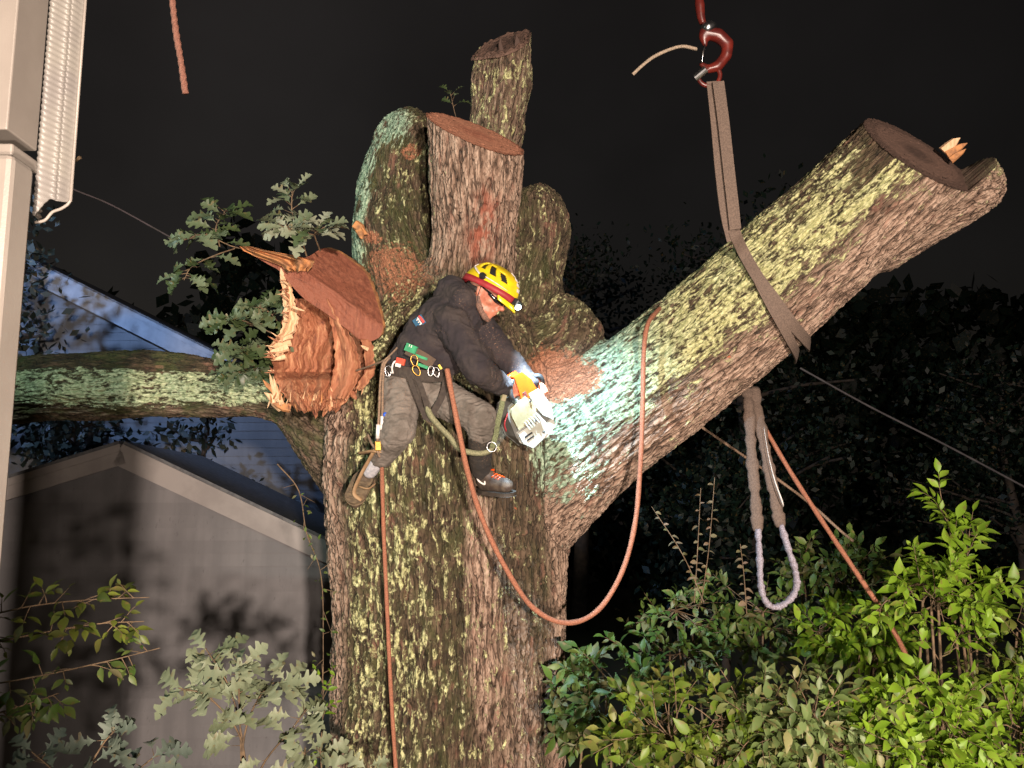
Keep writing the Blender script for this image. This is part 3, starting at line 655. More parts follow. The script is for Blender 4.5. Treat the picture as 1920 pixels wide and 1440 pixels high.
def shrub(label, cx, cy, d, rx, ry, rd, n, mat, size, group='shrubs in the lower right', kind='privet', tall=(), nl=9, trunk=True):
    """stems rise from the ground and break into leafy sprays over the crown's shell"""
    c = WV(cx, cy, d); base = Vector((c.x + random.uniform(-.1, .1), c.y + 0.2, 0)); RX = rx * d / FPX; RZ = ry * d / FPX
    root = thing('shrub', base, label, 'shrub', group)
    mats = []; stems = []; mains = []
    for i in range(7):
        a = random.uniform(0, 6.28); q = c + Vector((math.cos(a) * RX * 0.5, math.sin(a) * rd * 0.5, random.uniform(-.2, .5) * RZ))
        p = [base + Vector((math.cos(a) * .08, math.sin(a) * .08, 0)), base.lerp(q, 0.5) + rv(0.05) + Vector((math.cos(a) * .1, 0, 0)), q]
        P = [Vector(v) for v in catmull([tuple(v) for v in p], 5)]; stems.append((P, 0.014)); mains += P[4:]
    for i in range(n):
        u = rv().normalized(); rr = random.uniform(0.45, 1.0) ** 0.6
        u.y = -abs(u.y) if random.random() < 0.65 else u.y
        if u.z < -0.35: u.z *= 0.5
        q = c + Vector((u.x * RX, u.y * rd, u.z * RZ)) * rr; q += rv(0.04)
        m = min(mains, key=lambda v: (v - q).length_squared + random.uniform(0, 0.02)); dr = (q - m).normalized()
        L = random.uniform(0.13, 0.24); b = q - dr * L * 0.5
        if (b - m).length > 0.03: stems.append(([m, m.lerp(b, 0.5) + rv(0.012), b], 0.0035))
        out = (dr + Vector((0, -0.25, 0.5)) + rv(0.4)).normalized()
        spray(b, out, L, nl, size, mats, stems, kind)
    for (tx, ty, td, lx, ly) in tall:     # long shoots: tip, and where they leave the crown
        a = WV(lx, ly, d); t = WV(tx, ty, td); n_ = 9; pts = [a.lerp(t, i / n_) + Vector((0, 0, 0.06 * math.sin(i / n_ * 3.1))) for i in range(n_ + 1)]
        stems.append((pts, 0.006))
        for i in range(2, n_ + 1):
            dr = (pts[i] - pts[i - 1]).normalized(); spray(pts[i], (dr + rv(0.7)).normalized(), 0.13, 7, size, mats, stems, kind)
    link('branches', stems_mesh('branches', stems), TWIG, root)
    place_leaves(root, kind, mats, mat[0], mat[1]); return root
B_, D_, P_, M_ = MB['bright'], MB['dark'], MB['pale'], MB['mid']
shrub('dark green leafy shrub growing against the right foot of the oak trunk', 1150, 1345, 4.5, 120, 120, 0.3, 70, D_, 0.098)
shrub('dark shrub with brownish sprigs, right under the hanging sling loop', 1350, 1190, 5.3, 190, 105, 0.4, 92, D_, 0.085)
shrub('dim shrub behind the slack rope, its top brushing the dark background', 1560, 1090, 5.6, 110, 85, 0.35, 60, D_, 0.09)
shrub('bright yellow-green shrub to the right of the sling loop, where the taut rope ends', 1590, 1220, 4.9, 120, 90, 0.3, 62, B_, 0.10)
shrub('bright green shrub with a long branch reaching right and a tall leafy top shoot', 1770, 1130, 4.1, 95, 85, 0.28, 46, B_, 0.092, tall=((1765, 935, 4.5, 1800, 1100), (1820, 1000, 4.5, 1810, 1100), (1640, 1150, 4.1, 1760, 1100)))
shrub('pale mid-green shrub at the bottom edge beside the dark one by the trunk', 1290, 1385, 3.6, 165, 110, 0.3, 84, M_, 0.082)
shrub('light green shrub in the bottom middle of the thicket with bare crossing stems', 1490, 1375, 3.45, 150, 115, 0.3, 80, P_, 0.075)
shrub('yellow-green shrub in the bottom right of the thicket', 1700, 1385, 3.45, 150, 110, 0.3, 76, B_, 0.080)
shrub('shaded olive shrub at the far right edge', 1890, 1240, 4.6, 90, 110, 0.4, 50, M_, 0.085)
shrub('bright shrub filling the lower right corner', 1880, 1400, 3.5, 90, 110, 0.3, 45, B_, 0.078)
# slim upright sprigs with coin-shaped leaves
def sprig(label, pts, n, size=0.034, grp='slim upright sprigs above the shrubs', mat=None, kind='round', pink=True):
    P = [WV(*p) for p in pts]; r = thing('sprig', (P[0].x, P[0].y, P[0].z), label, 'plant', grp)
    P = [Vector(v) for v in catmull([tuple(p) for p in P], 8)]; link('stem', stems_mesh('stem', [(P, 0.0035)], 6), TWIG, r); ms = []
    for i in range(n):
        t = 0.15 + 0.85 * i / n; f = t * (len(P) - 1.001); p = P[int(f)]; s = 1 if i % 2 else -1
        ms.append(leaf_mats(kind, p, Vector((s, random.uniform(-.5, .2), random.uniform(0, .5))), Vector((0, -0.6, 1)) + rv(0.3), size * random.uniform(.7, 1.2)))
    m = mat or (SPR[0]); place_leaves(r, kind, ms, m, m)
SPR = (leaf_material('sprig_leaf', [(0.30, 0.19, 0.13), (0.18, 0.17, 0.07), (0.36, 0.24, 0.17), (0.12, 0.14, 0.05)]),)
sprig('slim sprig leaning left with brownish coin leaves, nearest the trunk', [(1320, 1130, 4.6), (1280, 1040, 4.65), (1222, 950, 4.7)], 16)
sprig('tallest upright sprig with small brownish leaves', [(1315, 1130, 4.7), (1330, 1020, 4.7), (1340, 895, 4.75)], 17)
sprig('short sprig between the two longer ones, bearing reddish leaves', [(1302, 1130, 4.65), (1308, 1030, 4.65), (1314, 915, 4.7)], 15)
sprig('thin dry sprig with pinkish leaves just left of the hanging sling loop', [(1400, 1150, 4.6), (1395, 1080, 4.6), (1388, 1020, 4.6)], 14, 0.04)
# ------------------------------------------------------------------ oak saplings and twigs
OK = leaf_material('oak_leaf', [(0.14, 0.17, 0.09), (0.23, 0.26, 0.16), (0.19, 0.22, 0.13), (0.27, 0.30, 0.19)], 0.55, 0.2)
OKD = leaf_material('dark_oak_leaf', [(0.035, 0.06, 0.02), (0.06, 0.09, 0.03), (0.16, 0.20, 0.12), (0.05, 0.08, 0.03)], 0.45, 0.2)
OKG = leaf_material('shaded_oak_leaf', [(0.10, 0.13, 0.10), (0.14, 0.17, 0.13), (0.09, 0.12, 0.10)], 0.6, 0.2)  # dimmer, greyer copy of the oak leaf, shade put into its colours
def oak_sapling(label, base, stems_px, size, mat, nper, name='oak_sapling', grp='oak seedlings at the lower left', d2=0.06, stemmat=None, cat='plant', rad=0.006):
    b = WV(*base); root = thing(name, b, label, cat, grp); st = []; ms = []
    for pts in stems_px:
        P = [Vector(v) for v in catmull([tuple(W(*p)) for p in pts], 6)]; st.append((P, rad)); n = len(P)
        for i in range(nper):
            t = 1.0 - 0.62 * (i / nper) ** 1.3; f = t * (n - 1.01); p = P[int(f)]; d = (P[min(n - 1, int(f) + 1)] - P[int(f)]).normalized()
            a = i * 2.4 + random.uniform(-.3, .3); sd = Vector((math.cos(a), 0.55 * math.sin(a) - 0.2, 0.35 * math.sin(a)))
            ld = (sd + d * 0.5 * t + rv(0.15) + Vector((0, 0, 0.15))).normalized()
            pb = p + ld * random.uniform(0.01, 0.05); st.append(([p, pb], 0.0022))
            ms.append(leaf_mats('oak', pb, ld, Vector((0, -1.0, 0.8)) + rv(0.35), size * random.uniform(0.75, 1.15)))
    link('stem', stems_mesh('stem', st), stemmat or TWIG, root); place_leaves(root, 'oak', ms, mat, mat); return root
GB0 = W(450, 2100, 4.0)
oak_sapling('pale grey-green oak seedling standing before the garage siding', (450, 1560, 3.9),
            [[(452, 1560, 3.9), (455, 1400, 3.9), (430, 1290, 3.88), (385, 1215, 3.85)], [(452, 1560, 3.9), (456, 1400, 3.9), (395, 1310, 3.8), (335, 1290, 3.8)],
             [(452, 1560, 3.9), (458, 1380, 3.9), (500, 1290, 3.9), (545, 1280, 3.9)], [(452, 1560, 3.9), (452, 1420, 3.9), (448, 1300, 3.9), (450, 1240, 3.85)],
             [(452, 1560, 3.9), (490, 1440, 3.9), (545, 1370, 3.85), (575, 1330, 3.85)]], 0.125, OK, 13)
oak_sapling('oak seedling low at the left foot of the trunk, cut by the bottom edge', (590, 1560, 3.9), [[(560, 1560, 3.9), (570, 1480, 3.9), (572, 1400, 3.85)], [(560, 1560, 3.9), (600, 1470, 3.9), (600, 1400, 3.9)]], 0.12, OK, 7)
oak_sapling('lone upright oak leaf cluster in front of the trunk at the bottom edge', (690, 1560, 3.85), [[(688, 1560, 3.85), (690, 1480, 3.85), (690, 1430, 3.85)]], 0.11, OK, 4)
oak_sapling('dim grey oak seedling in the bottom left corner', (160, 1560, 3.4), [[(150, 1560, 3.4), (160, 1460, 3.4), (190, 1400, 3.4), (215, 1370, 3.4)], [(150, 1560, 3.4), (110, 1460, 3.4), (60, 1410, 3.4)], [(150, 1560, 3.4), (230, 1470, 3.4), (300, 1410, 3.5)]], 0.115, OKG, 9)
oak_sapling('spray of dark oak leaves hanging in the air left of the torn wood', (455, 472, 4.3),
            [[(470, 470, 4.3), (430, 460, 4.28), (385, 440, 4.25), (345, 450, 4.22)], [(440, 466, 4.3), (400, 480, 4.2), (360, 500, 4.2), (345, 525, 4.2)], [(412, 462, 4.27), (405, 425, 4.3), (425, 392, 4.3)]], 0.115, OKD, 14, 'oak_twig', 'leafy oak twigs by the torn wood', rad=0.004)
oak_sapling('pale oak leaf tuft on top of the reddish torn slab', (560, 470, 4.25),
            [[(560, 478, 4.25), (565, 440, 4.22), (548, 400, 4.2), (548, 355, 4.2)], [(575, 480, 4.25), (560, 440, 4.15), (530, 425, 4.12)], [(600, 470, 4.3), (590, 440, 4.15), (600, 430, 4.12)]], 0.105, leaf_material('tuft_leaf', [(0.16, 0.19, 0.11), (0.32, 0.34, 0.25), (0.06, 0.09, 0.035), (0.26, 0.28, 0.19)], 0.55, 0.2), 16, 'oak_twig', 'leafy oak twigs by the torn wood', rad=0.005)
oak_sapling('dark leafy oak twig hanging over the mossy limb beside the splintered wood', (530, 660, 4.7),
            [[(560, 650, 4.7), (500, 620, 4.6), (450, 600, 4.55), (415, 605, 4.5)], [(560, 650, 4.7), (490, 650, 4.6), (440, 660, 4.5)], [(540, 655, 4.7), (480, 690, 4.6), (435, 700, 4.6)], [(550, 650, 4.7), (510, 590, 4.6), (480, 575, 4.6)]], 0.125, OKD, 19, 'oak_twig', 'leafy oak twigs by the torn wood', rad=0.005)
oak_sapling('tiny leafy sprout behind the sawn stump top', (860, 230, 5.2), [[(860, 240, 5.2), (850, 200, 5.2), (845, 175, 5.2)]], 0.07, OKD, 6, 'oak_twig', 'leafy oak twigs by the torn wood', rad=0.003)
# near blurred twig with yellow-green leaves, lower left
def side_twig(label, rows, n, size, mat, grp='leafy twigs at the lower left'):
    b = WV(*rows[0][0]); root = thing('leafy_branch', b, label, 'branch', grp); st = []; ms = []
    for pts in rows:
        P = [Vector(v) for v in catmull([tuple(W(*p)) for p in pts], 8)]; st.append((P, 0.004))
        for i in range(n):
            f = (0.05 + 0.95 * i / n) * (len(P) - 1.01); p = P[int(f)]; d = (P[int(f) + 1] - P[int(f)]).normalized()
            spray(p, (d * 0.3 + rv(0.8)).normalized(), 0.07, 3, size, ms, st, 'privet')
    link('stem', stems_mesh('stem', st), TWIG, root); place_leaves(root, 'privet', ms, mat[0], mat[1])
YG = (leaf_material('yellowgreen_leaf', [(0.10, 0.13, 0.02), (0.22, 0.26, 0.04), (0.06, 0.09, 0.015), (0.16, 0.15, 0.04)]), leaf_material('yellowgreen_leaf_mass', [(0.10, 0.13, 0.02), (0.22, 0.26, 0.04), (0.06, 0.09, 0.015)], objrand=False))
side_twig('yellow-green leafy branch reaching in from the left edge before the garage wall', [[(-120, 1180, 3.0), (40, 1140, 3.05), (160, 1125, 3.1), (280, 1120, 3.2)], [(-120, 1230, 3.0), (60, 1190, 3.05), (180, 1170, 3.1), (270, 1165, 3.2)]], 20, 0.072, YG)
side_twig('darker low leafy branch under the yellow-green one at the left edge', [[(-120, 1300, 3.2), (60, 1270, 3.2), (200, 1240, 3.3), (300, 1215, 3.4)], [(-120, 1370, 3.2), (20, 1330, 3.2), (110, 1300, 3.2)]], 16, 0.075, (leaf_material('shade_leaf', GD), leaf_material('shade_leaf_mass', GD, objrand=False)))
side_twig('small green leafy stem between the pale seedling and the trunk', [[(600, 1420, 4.2), (606, 1320, 4.2), (604, 1245, 4.2)]], 9, 0.05, B_)
# thin climbing vine in front of the garage
vn = thing('vine', WV(600, 1400, 4.5), 'thin dry vine hanging in front of the garage wall', 'plant')
P = [Vector(v) for v in catmull([tuple(W(*p)) for p in [(520, 870, 4.6), (560, 920, 4.6), (575, 1000, 4.6), (602, 1080, 4.5), (606, 1220, 4.5), (604, 1400, 4.4)]], 10)]
link('stem', stems_mesh('stem', [(P, 0.004)] + [([p, p + rv(0.05)], 0.002) for p in P[8::3]], 6), TWIG, vn)
vm = [leaf_mats('privet', p + rv(0.03), rv(), Vector((0, -1, 1)) + rv(.5), 0.035) for p in P[12:] for _ in range(1)]
place_leaves(vn, 'privet', vm, D_[0], D_[1])
# ------------------------------------------------------------------ trees standing in the dark
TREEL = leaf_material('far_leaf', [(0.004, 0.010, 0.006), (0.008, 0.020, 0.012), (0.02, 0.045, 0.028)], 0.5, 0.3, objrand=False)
TREET = simple('far_trunk', (0.06, 0.045, 0.035), (0.03, 0.025, 0.02), 8, 0.9, 0.5, 40)
def far_tree(label, x, y, h, cr, n, seed, mat=TREEL, leaf=0.16, gap=0.0):
    random.seed(seed); np.random.seed(seed)
    root = thing('background_tree', (x, y, 0), label, 'tree', 'trees standing in the dark behind the oak')
    tp = [(x, y, -0.1), (x + .1, y, h * .35), (x - .1, y + .1, h * .7), (x, y, h)]
    link('trunk', tube('trunk', tp, [h * .022, h * .017, h * .01, h * .004], 10), TREET, root); st = []; cl = []
    for i in range(26):
        z = random.uniform(.28, .97) * h; a = random.uniform(0, 6.28); L = cr * (1.15 - z / h * 0.7) * random.uniform(.6, 1); b = Vector((x, y, z)); e = b + Vector((math.cos(a) * L, math.sin(a) * L, L * random.uniform(.1, .5)))
        st.append(([b, b.lerp(e, .5) + rv(.1), e], h * .006)); cl += [b.lerp(e, t) for t in (.55, .8, 1.0)]
    link('limbs', stems_mesh('limbs', st), TREET, root)
    C = np.array([tuple(random.choice(cl)) for _ in range(n)]) + np.random.normal(size=(n, 3)) * np.array([cr * .16, cr * .16, cr * .13])
    D = np.random.normal(size=(n, 3)); D /= np.linalg.norm(D, axis=1)[:, None]; E = np.cross(D, np.random.normal(size=(n, 3))); E /= np.linalg.norm(E, axis=1)[:, None]
    s = leaf * np.random.uniform(.6, 1.3, n)[:, None]
    V = np.stack([C, C + D * s * .5 + E * s * .28, C + D * s, C + D * s * .5 - E * s * .28], 1).reshape(-1, 3); F = np.arange(4 * n).reshape(-1, 4)
    link('crown', fastmesh('crown', V, F, smooth=False), mat, root); return root
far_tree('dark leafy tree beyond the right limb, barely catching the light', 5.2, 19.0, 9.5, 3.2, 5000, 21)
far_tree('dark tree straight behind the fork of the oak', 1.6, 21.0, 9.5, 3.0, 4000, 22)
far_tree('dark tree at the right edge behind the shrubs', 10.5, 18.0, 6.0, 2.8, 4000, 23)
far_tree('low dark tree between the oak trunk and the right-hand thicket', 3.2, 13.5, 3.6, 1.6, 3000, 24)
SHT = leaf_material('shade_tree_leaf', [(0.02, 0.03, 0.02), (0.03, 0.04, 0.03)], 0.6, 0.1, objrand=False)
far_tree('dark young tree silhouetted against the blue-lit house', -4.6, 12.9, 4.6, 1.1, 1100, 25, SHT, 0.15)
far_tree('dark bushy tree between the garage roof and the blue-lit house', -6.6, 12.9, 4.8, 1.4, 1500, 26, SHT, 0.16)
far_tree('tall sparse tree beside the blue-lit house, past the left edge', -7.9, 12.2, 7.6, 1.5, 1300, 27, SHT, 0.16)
def woods():
    n = 26000; x = np.random.uniform(-22, 40, n); top = 10.5 + 4.0 * pn(np.stack([x * .16, x * 0, x * 0 + 2], 1)) * 2 + 1.5 * pn(np.stack([x * .7, x * 0, x * 0 + 5], 1)) * 2
    z = top * np.random.uniform(0, 1, n) ** 0.8; C = np.stack([x, 32 + np.random.uniform(-1.5, 1.5, n), z], 1)
    D = np.random.normal(size=(n, 3)); D /= np.linalg.norm(D, axis=1)[:, None]; E = np.cross(D, np.random.normal(size=(n, 3))); E /= np.linalg.norm(E, axis=1)[:, None]; s = np.random.uniform(.35, .9, n)[:, None]
    V = np.stack([C, C + D * s * .5 + E * s * .35, C + D * s, C + D * s * .5 - E * s * .35], 1).reshape(-1, 3)
    o = link('distant_woods', fastmesh('distant_woods', V, np.arange(4 * n).reshape(-1, 4), smooth=False), TREEL); tag(o, 'dark mass of distant woods closing the background', 'woods', kind='stuff')
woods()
random.seed(31)
# ------------------------------------------------------------------ torn wood: sawn slab, torn hollow, splinters (parts of the oak)
TORN = wood_material('torn_wood', (0.32, 0.12, 0.058), (0.55, 0.30, 0.16), (0.11, 0.032, 0.018), 1.5, 0.9)  # torn heartwood tones; darkest streaks put the folds' shade into the colour
PALEW = wood_material('pale_splinter', (0.66, 0.42, 0.24), (0.74, 0.54, 0.36), (0.45, 0.22, 0.11), 2.0, 0.6)
SLAB = wood_material('sawn_slab', (0.22, 0.07, 0.038), (0.31, 0.11, 0.06), (0.13, 0.038, 0.021), 1.4, 1.0)
OB = simple('orange_bark_edge', (0.50, 0.22, 0.08), (0.24, 0.11, 0.05), 25, 0.8, 0.8, 60)
def slab_part():
    out = [(452, 466), (480, 470), (512, 482), (548, 488), (580, 480), (604, 466), (630, 470), (655, 486), (684, 510), (698, 540), (710, 576), (718, 608), (713, 630), (694, 640), (674, 636), (654, 620), (634, 605), (612, 588), (588, 572), (566, 556), (542, 530), (524, 508), (500, 494)]
    dep = lambda x, y: 4.30 + (x - 560) / 160 * 0.10 + (540 - y) / 150 * 0.16
    # grid inside the outline so that the face carries real saw steps and grain ridges
    P2 = np.array(out, float); c = np.array([632, 560.0]); nr = 22; dense = catmull(np.vstack([P2, P2[:1]]), 5)[:-1]; m = len(dense); V = []; F = []
    for k in range(nr + 1):
        f = 1 - k / nr
        for j in range(m):
            x, y = c + (dense[j] - c) * f if k else dense[j] + np.array([0, 0.0]); V.append((x, y))
    V = np.array(V); x, y = V[:, 0], V[:, 1]; q = np.stack([(x + y * 0.9) * 0.012, (x - y) * 0.075, 0 * x], 1)
    # a raised seam runs across the slab and turns down at its knee, as in the torn fibres of the photo
    seam = np.minimum(np.abs((y - 500) - (x - 560) * 0.72) + 200 * (x > 672), np.abs(x - 673) + 200 * (y < 578))
    up = (x - 560) * 0.72 + 500 - y; dd = dep(x, y) - 0.012 * np.exp(-(seam / 4) ** 2) + 0.012 * pn(q) + 0.008 * pn(q * 3.1) + 0.0022 * np.clip(up, 0, 90) + 0.0006 * np.clip(-up, 0, 60) + 0.010 * np.abs(pn(np.stack([x * 0.05, y * 0.3, 0 * x], 1)))
    W3 = np.array([W(a, b, d_) for a, b, d_ in zip(x, y, dd)])
    F = [(k * m + j, k * m + (j + 1) % m, (k + 1) * m + (j + 1) % m, (k + 1) * m + j) for k in range(nr) for j in range(m)]
    return W3, F, m
V, F, m = slab_part()
back = (np.array(W(690, 540, 4.62)) - np.array(W(640, 560, 4.35)))
rim = V[:m]; jit = np.array([1.0 + 0.12 * math.sin(j * 1.7) for j in range(m)])[:, None]
V2 = np.vstack([V, rim + back * 0.08 * jit + 0.004 * (rim - rim.mean(0)), rim + back * 0.55 * jit - 0.30 * (rim - rim.mean(0))]); n0 = len(V)
link('sawn_slab', fastmesh('sawn_slab', V, np.array(F)), SLAB, OAK, 'reddish smooth slab face of the torn limb')
FB = [(j, n0 + j, n0 + (j + 1) % m, (j + 1) % m) for j in range(m)] + [(n0 + j, n0 + m + j, n0 + m + (j + 1) % m, n0 + (j + 1) % m) for j in range(m)]
link('slab_bark', fastmesh('slab_bark', V2, np.array(FB)), OB, OAK)
def sheet(name, rows, depth, mat, nx=70, ny=80, thick=0.07, jag=0, parent=OAK, label=None):
    """a torn sheet: rows = (y, x left, x right); depth(x, y, u, v) in metres; closed at the back"""
    R_ = np.array(rows, float); v = np.linspace(0, 1, ny); yy = np.interp(v, np.linspace(0, 1, len(R_)), R_[:, 0]); xl = np.interp(yy, R_[:, 0], R_[:, 1]); xr = np.interp(yy, R_[:, 0], R_[:, 2])
    u = np.linspace(0, 1, nx); U, Vv = np.meshgrid(u, v); Y = np.repeat(yy[:, None], nx, 1)
    jl = pn(np.stack([yy * 0.11, yy * 0, yy * 0 + 3], 1)) * jag; jr = pn(np.stack([yy * 0.13, yy * 0, yy * 0 + 8], 1)) * jag
    X = (xl + jl)[:, None] * (1 - U) + (xr + jr)[:, None] * U
    Y = Y + (pn(np.stack([U.ravel() * 38, U.ravel() * 0, U.ravel() * 0 + 5], 1)).reshape(U.shape)) * jag * 1.7 * sstep(0.72, 1, Vv)
    D = depth(X, Y, U, Vv); A = np.array([W(a, b, c) for a, b, c in zip(X.ravel(), Y.ravel(), D.ravel())])
    B = np.array([W(a, b, c) for a, b, c in zip(X.ravel(), Y.ravel(), D.ravel() + thick)])
    N = nx * ny; F = [(j * nx + i, j * nx + i + 1, (j + 1) * nx + i + 1, (j + 1) * nx + i) for j in range(ny - 1) for i in range(nx - 1)]
    Fb = [tuple(q + N for q in f[::-1]) for f in F]
    ring = [i for i in range(nx)] + [j * nx + nx - 1 for j in range(1, ny)] + [(ny - 1) * nx + i for i in range(nx - 2, -1, -1)] + [j * nx for j in range(ny - 2, 0, -1)]
    Fr = [(ring[k], ring[(k + 1) % len(ring)], ring[(k + 1) % len(ring)] + N, ring[k] + N) for k in range(len(ring))]
    return link(name, fastmesh(name, np.vstack([A, B]), np.array(F + Fb + Fr)), mat, parent, label)
def hollow(X, Y, U, V):
    wu = U + 0.10 * pn(np.stack([U.ravel() * 3, V.ravel() * 2.2, U.ravel() * 0 + 21], 1)).reshape(U.shape)
    fold = np.abs(pn(np.stack([wu.ravel() * 5.5 + 0.9 * V.ravel(), V.ravel() * 1.6, U.ravel() * 0 + 2], 1))).reshape(U.shape)
    f2 = pn(np.stack([U.ravel() * 22, V.ravel() * 3.5, U.ravel() * 0 + 7], 1)).reshape(U.shape)
    f3 = pn(np.stack([wu.ravel() * 48, V.ravel() * 6, U.ravel() * 0 + 9], 1)).reshape(U.shape)
    cup = 1 - ((U - 0.5) / 0.5) ** 2; cup = np.clip(cup, 0, 1) ** 0.7
    scoop = sstep(0.0, 0.25, V) * (1 - 0.75 * sstep(0.55, 0.98, V))
    shelf = -0.13 * sstep(0.56, 0.66, V) * cup
    return 4.44 + 0.19 * cup * scoop + 0.10 * sstep(0.35, 0, V) - 0.20 * fold + 0.016 * f2 + 0.014 * f3 + shelf - 0.03 * V
sheet('torn_hollow', [(560, 532, 620), (585, 530, 646), (615, 528, 668), (640, 516, 690), (665, 508, 694), (695, 512, 694), (715, 516, 686), (735, 528, 664), (752, 540, 648), (770, 556, 630)], hollow, TORN, 110, 110, 0.16, 9, label='deep splintered hollow torn out of the limb')
sheet('torn_strip', [(500, 526, 538), (530, 528, 545), (560, 530, 552), (600, 532, 560), (625, 524, 552), (648, 506, 540), (668, 502, 528)], lambda X, Y, U, V: 4.36 + 0.05 * U + 0.012 * np.sin(U * 9 + V * 6) + 0 * V, PALEW, 24, 60, 0.05, 7, label='pale torn bark strip standing up at the left of the hollow')
sheet('torn_flap', [(636, 676, 694), (650, 680, 700), (675, 684, 702), (698, 684, 704), (716, 672, 692), (730, 664, 680)], lambda X, Y, U, V: 4.27 + 0.04 * U + 0.01 * np.sin(V * 12), TORN, 16, 40, 0.04, 5)
sheet('torn_rib', [(560, 604, 618), (600, 618, 640), (640, 626, 664), (680, 628, 676), (720, 620, 668), (748, 610, 650)], lambda X, Y, U, V: 4.33 + 0.02 * np.sin(U * 7) - 0.03 * V + 0.02 * np.abs(U - 0.4) + 0.008 * pn(np.stack([U.ravel() * 16, V.ravel() * 5, U.ravel() * 0], 1)).reshape(U.shape), TORN, 30, 60, 0.08, 5)
sheet('orange_strip', [(462, 448, 470), (470, 456, 500), (480, 476, 560), (490, 506, 590), (500, 530, 586), (508, 540, 578)], lambda X, Y, U, V: 4.24 + 0.02 * np.sin(U * 14 + V * 3) + 0.05 * V, OB, 50, 20, 0.03, 8)
def splinter(x0, y0, x1, y1, d, w, mat, d2=None):
    a = WV(x0, y0, d); b = WV(x1, y1, d2 or d - 0.03); ax = b - a; L = ax.length; m = frame_at(a, ax, (random.uniform(-.4, .4), -1, 0)); w = w * d / FPX; t = w * 0.35
    V = []
    for k, (f, s) in enumerate(((0, 1), (0.4, 0.9), (0.75, 0.55), (1, 0.04))):
        o_ = random.uniform(-.2, .2) * w * (k > 0); V += [(L * f, -w * s + o_, -t * s), (L * f, w * s + o_, -t * s), (L * f, w * s * .7 + o_, t * s), (L * f, -w * s * .7 + o_, t * s)]
    F = [(3, 2, 1, 0)] + [(4 * k + i, 4 * k + (i + 1) % 4, 4 * k + 4 + (i + 1) % 4, 4 * k + 4 + i) for k in range(3) for i in range(4)] + [(12, 13, 14, 15)]
    return link('splinter', pymesh('splinter', [tuple(m @ Vector(v)) for v in V], F), mat, OAK)
for x0, y0, x1, y1, d, w, mt in [(545, 640, 506, 650, 4.4, 8, PALEW), (540, 650, 502, 662, 4.38, 7, PALEW), (535, 668, 508, 676, 4.38, 5, PALEW), (548, 630, 522, 640, 4.36, 5, PALEW), (525, 745, 492, 712, 4.4, 7, OB), (520, 755, 506, 700, 4.38, 6, PALEW),
                                 (528, 758, 512, 706, 4.36, 5, PALEW), (530, 765, 496, 735, 4.4, 10, PALEW), (545, 765, 510, 758, 4.38, 9, OB), (585, 762, 590, 738, 4.34, 2.5, PALEW), (603, 765, 604, 735, 4.34, 2, OB), (622, 762, 620, 740, 4.34, 2.5, PALEW),
                                 (570, 765, 562, 742, 4.35, 2.5, PALEW), (640, 752, 636, 728, 4.34, 2, TORN), (590, 765, 592, 785, 4.36, 6, TORN), (610, 765, 606, 782, 4.36, 5, TORN), (575, 762, 570, 775, 4.36, 6, TORN), (660, 735, 668, 750, 4.33, 6, TORN),
                                 (530, 530, 527, 502, 4.35, 6, PALEW), (548, 575, 572, 584, 4.30, 3, PALEW), (690, 655, 676, 648, 4.24, 4, PALEW), (665, 420, 690, 440, 5.0, 9, OB), (672, 430, 680, 448, 4.98, 8, OB),
                                 (1770, 285, 1800, 258, 4.85, 12, PALEW), (1775, 290, 1814, 268, 4.84, 9, OB), (1782, 300, 1812, 280, 4.82, 7, OB), (940, 110, 938, 70, 5.4, 6, CUTDARK), (972, 100, 968, 66, 5.4, 9, CUTDARK)]:
    splinter(x0, y0, x1, y1, d, w, mt)

for i in range(46):     # stringy slivers round the torn edge
    t = i / 45; x = 505 + 175 * t; y = 752 + 14 * math.sin(t * 3.1) - 26 * t + random.uniform(-6, 4); L = random.uniform(8, 26)
    splinter(x, y, x + random.uniform(-7, 7), y - L if i % 3 else y + L * .7, 4.33 + 0.05 * abs(t - .5), random.uniform(.8, 1.9), random.choice((PALEW, PALEW, TORN, OB)))
for i in range(26):
    y = random.uniform(520, 700); x = float(np.interp(y, [500, 560, 600, 650, 700], [530, 538, 536, 512, 508])); splinter(x + 5, y, x - random.uniform(3, 18), y - random.uniform(-6, 18), 4.33, random.uniform(.8, 2.2), random.choice((PALEW, TORN)))
# ------------------------------------------------------------------ the climber
def flannel(name, c1, c2, wz=240):
    g = G(name); o = g.obj; c = g.mix(g.ss(g.noise(o, 9, 5, 0.65), 0.4, 0.66), c1, c2); c = g.mix(g.math('MULTIPLY', g.ss(g.noise(o, 210, 2), 0.62, 0.70), g.ss(g.noise(o, 5, 3), 0.45, 0.7)), c, (0.30, 0.17, 0.10)); g.set(Base_Color=c, Roughness=0.92)
    g.bump(g.math('ADD', g.noise(o, wz, 2), g.math('MULTIPLY', g.noise(o, 30, 4), 1.4)), 0.45, 0.004); return g.m
HOOD = flannel('dark_hoodie', (0.020, 0.015, 0.018), (0.040, 0.030, 0.028)); JEAN = flannel('work_trousers', (0.165, 0.14, 0.12), (0.09, 0.075, 0.062)); DARKC = flannel('dark_cloth', (0.018, 0.016, 0.015), (0.035, 0.028, 0.022))
SKIN = simple('skin', (0.46, 0.185, 0.115), (0.38, 0.13, 0.08), 30, 0.5, 0.2, 200, Subsurface_Weight=0.1, Subsurface_Radius=(0.01, 0.004, 0.002))
YEL = simple('yellow_shell', (0.68, 0.50, 0.010), (0.55, 0.40, 0.015), 25, 0.32, 0.08, 60); BLK = simple('black_plastic', (0.012, 0.012, 0.013), (0.02, 0.02, 0.02), 20, 0.4)
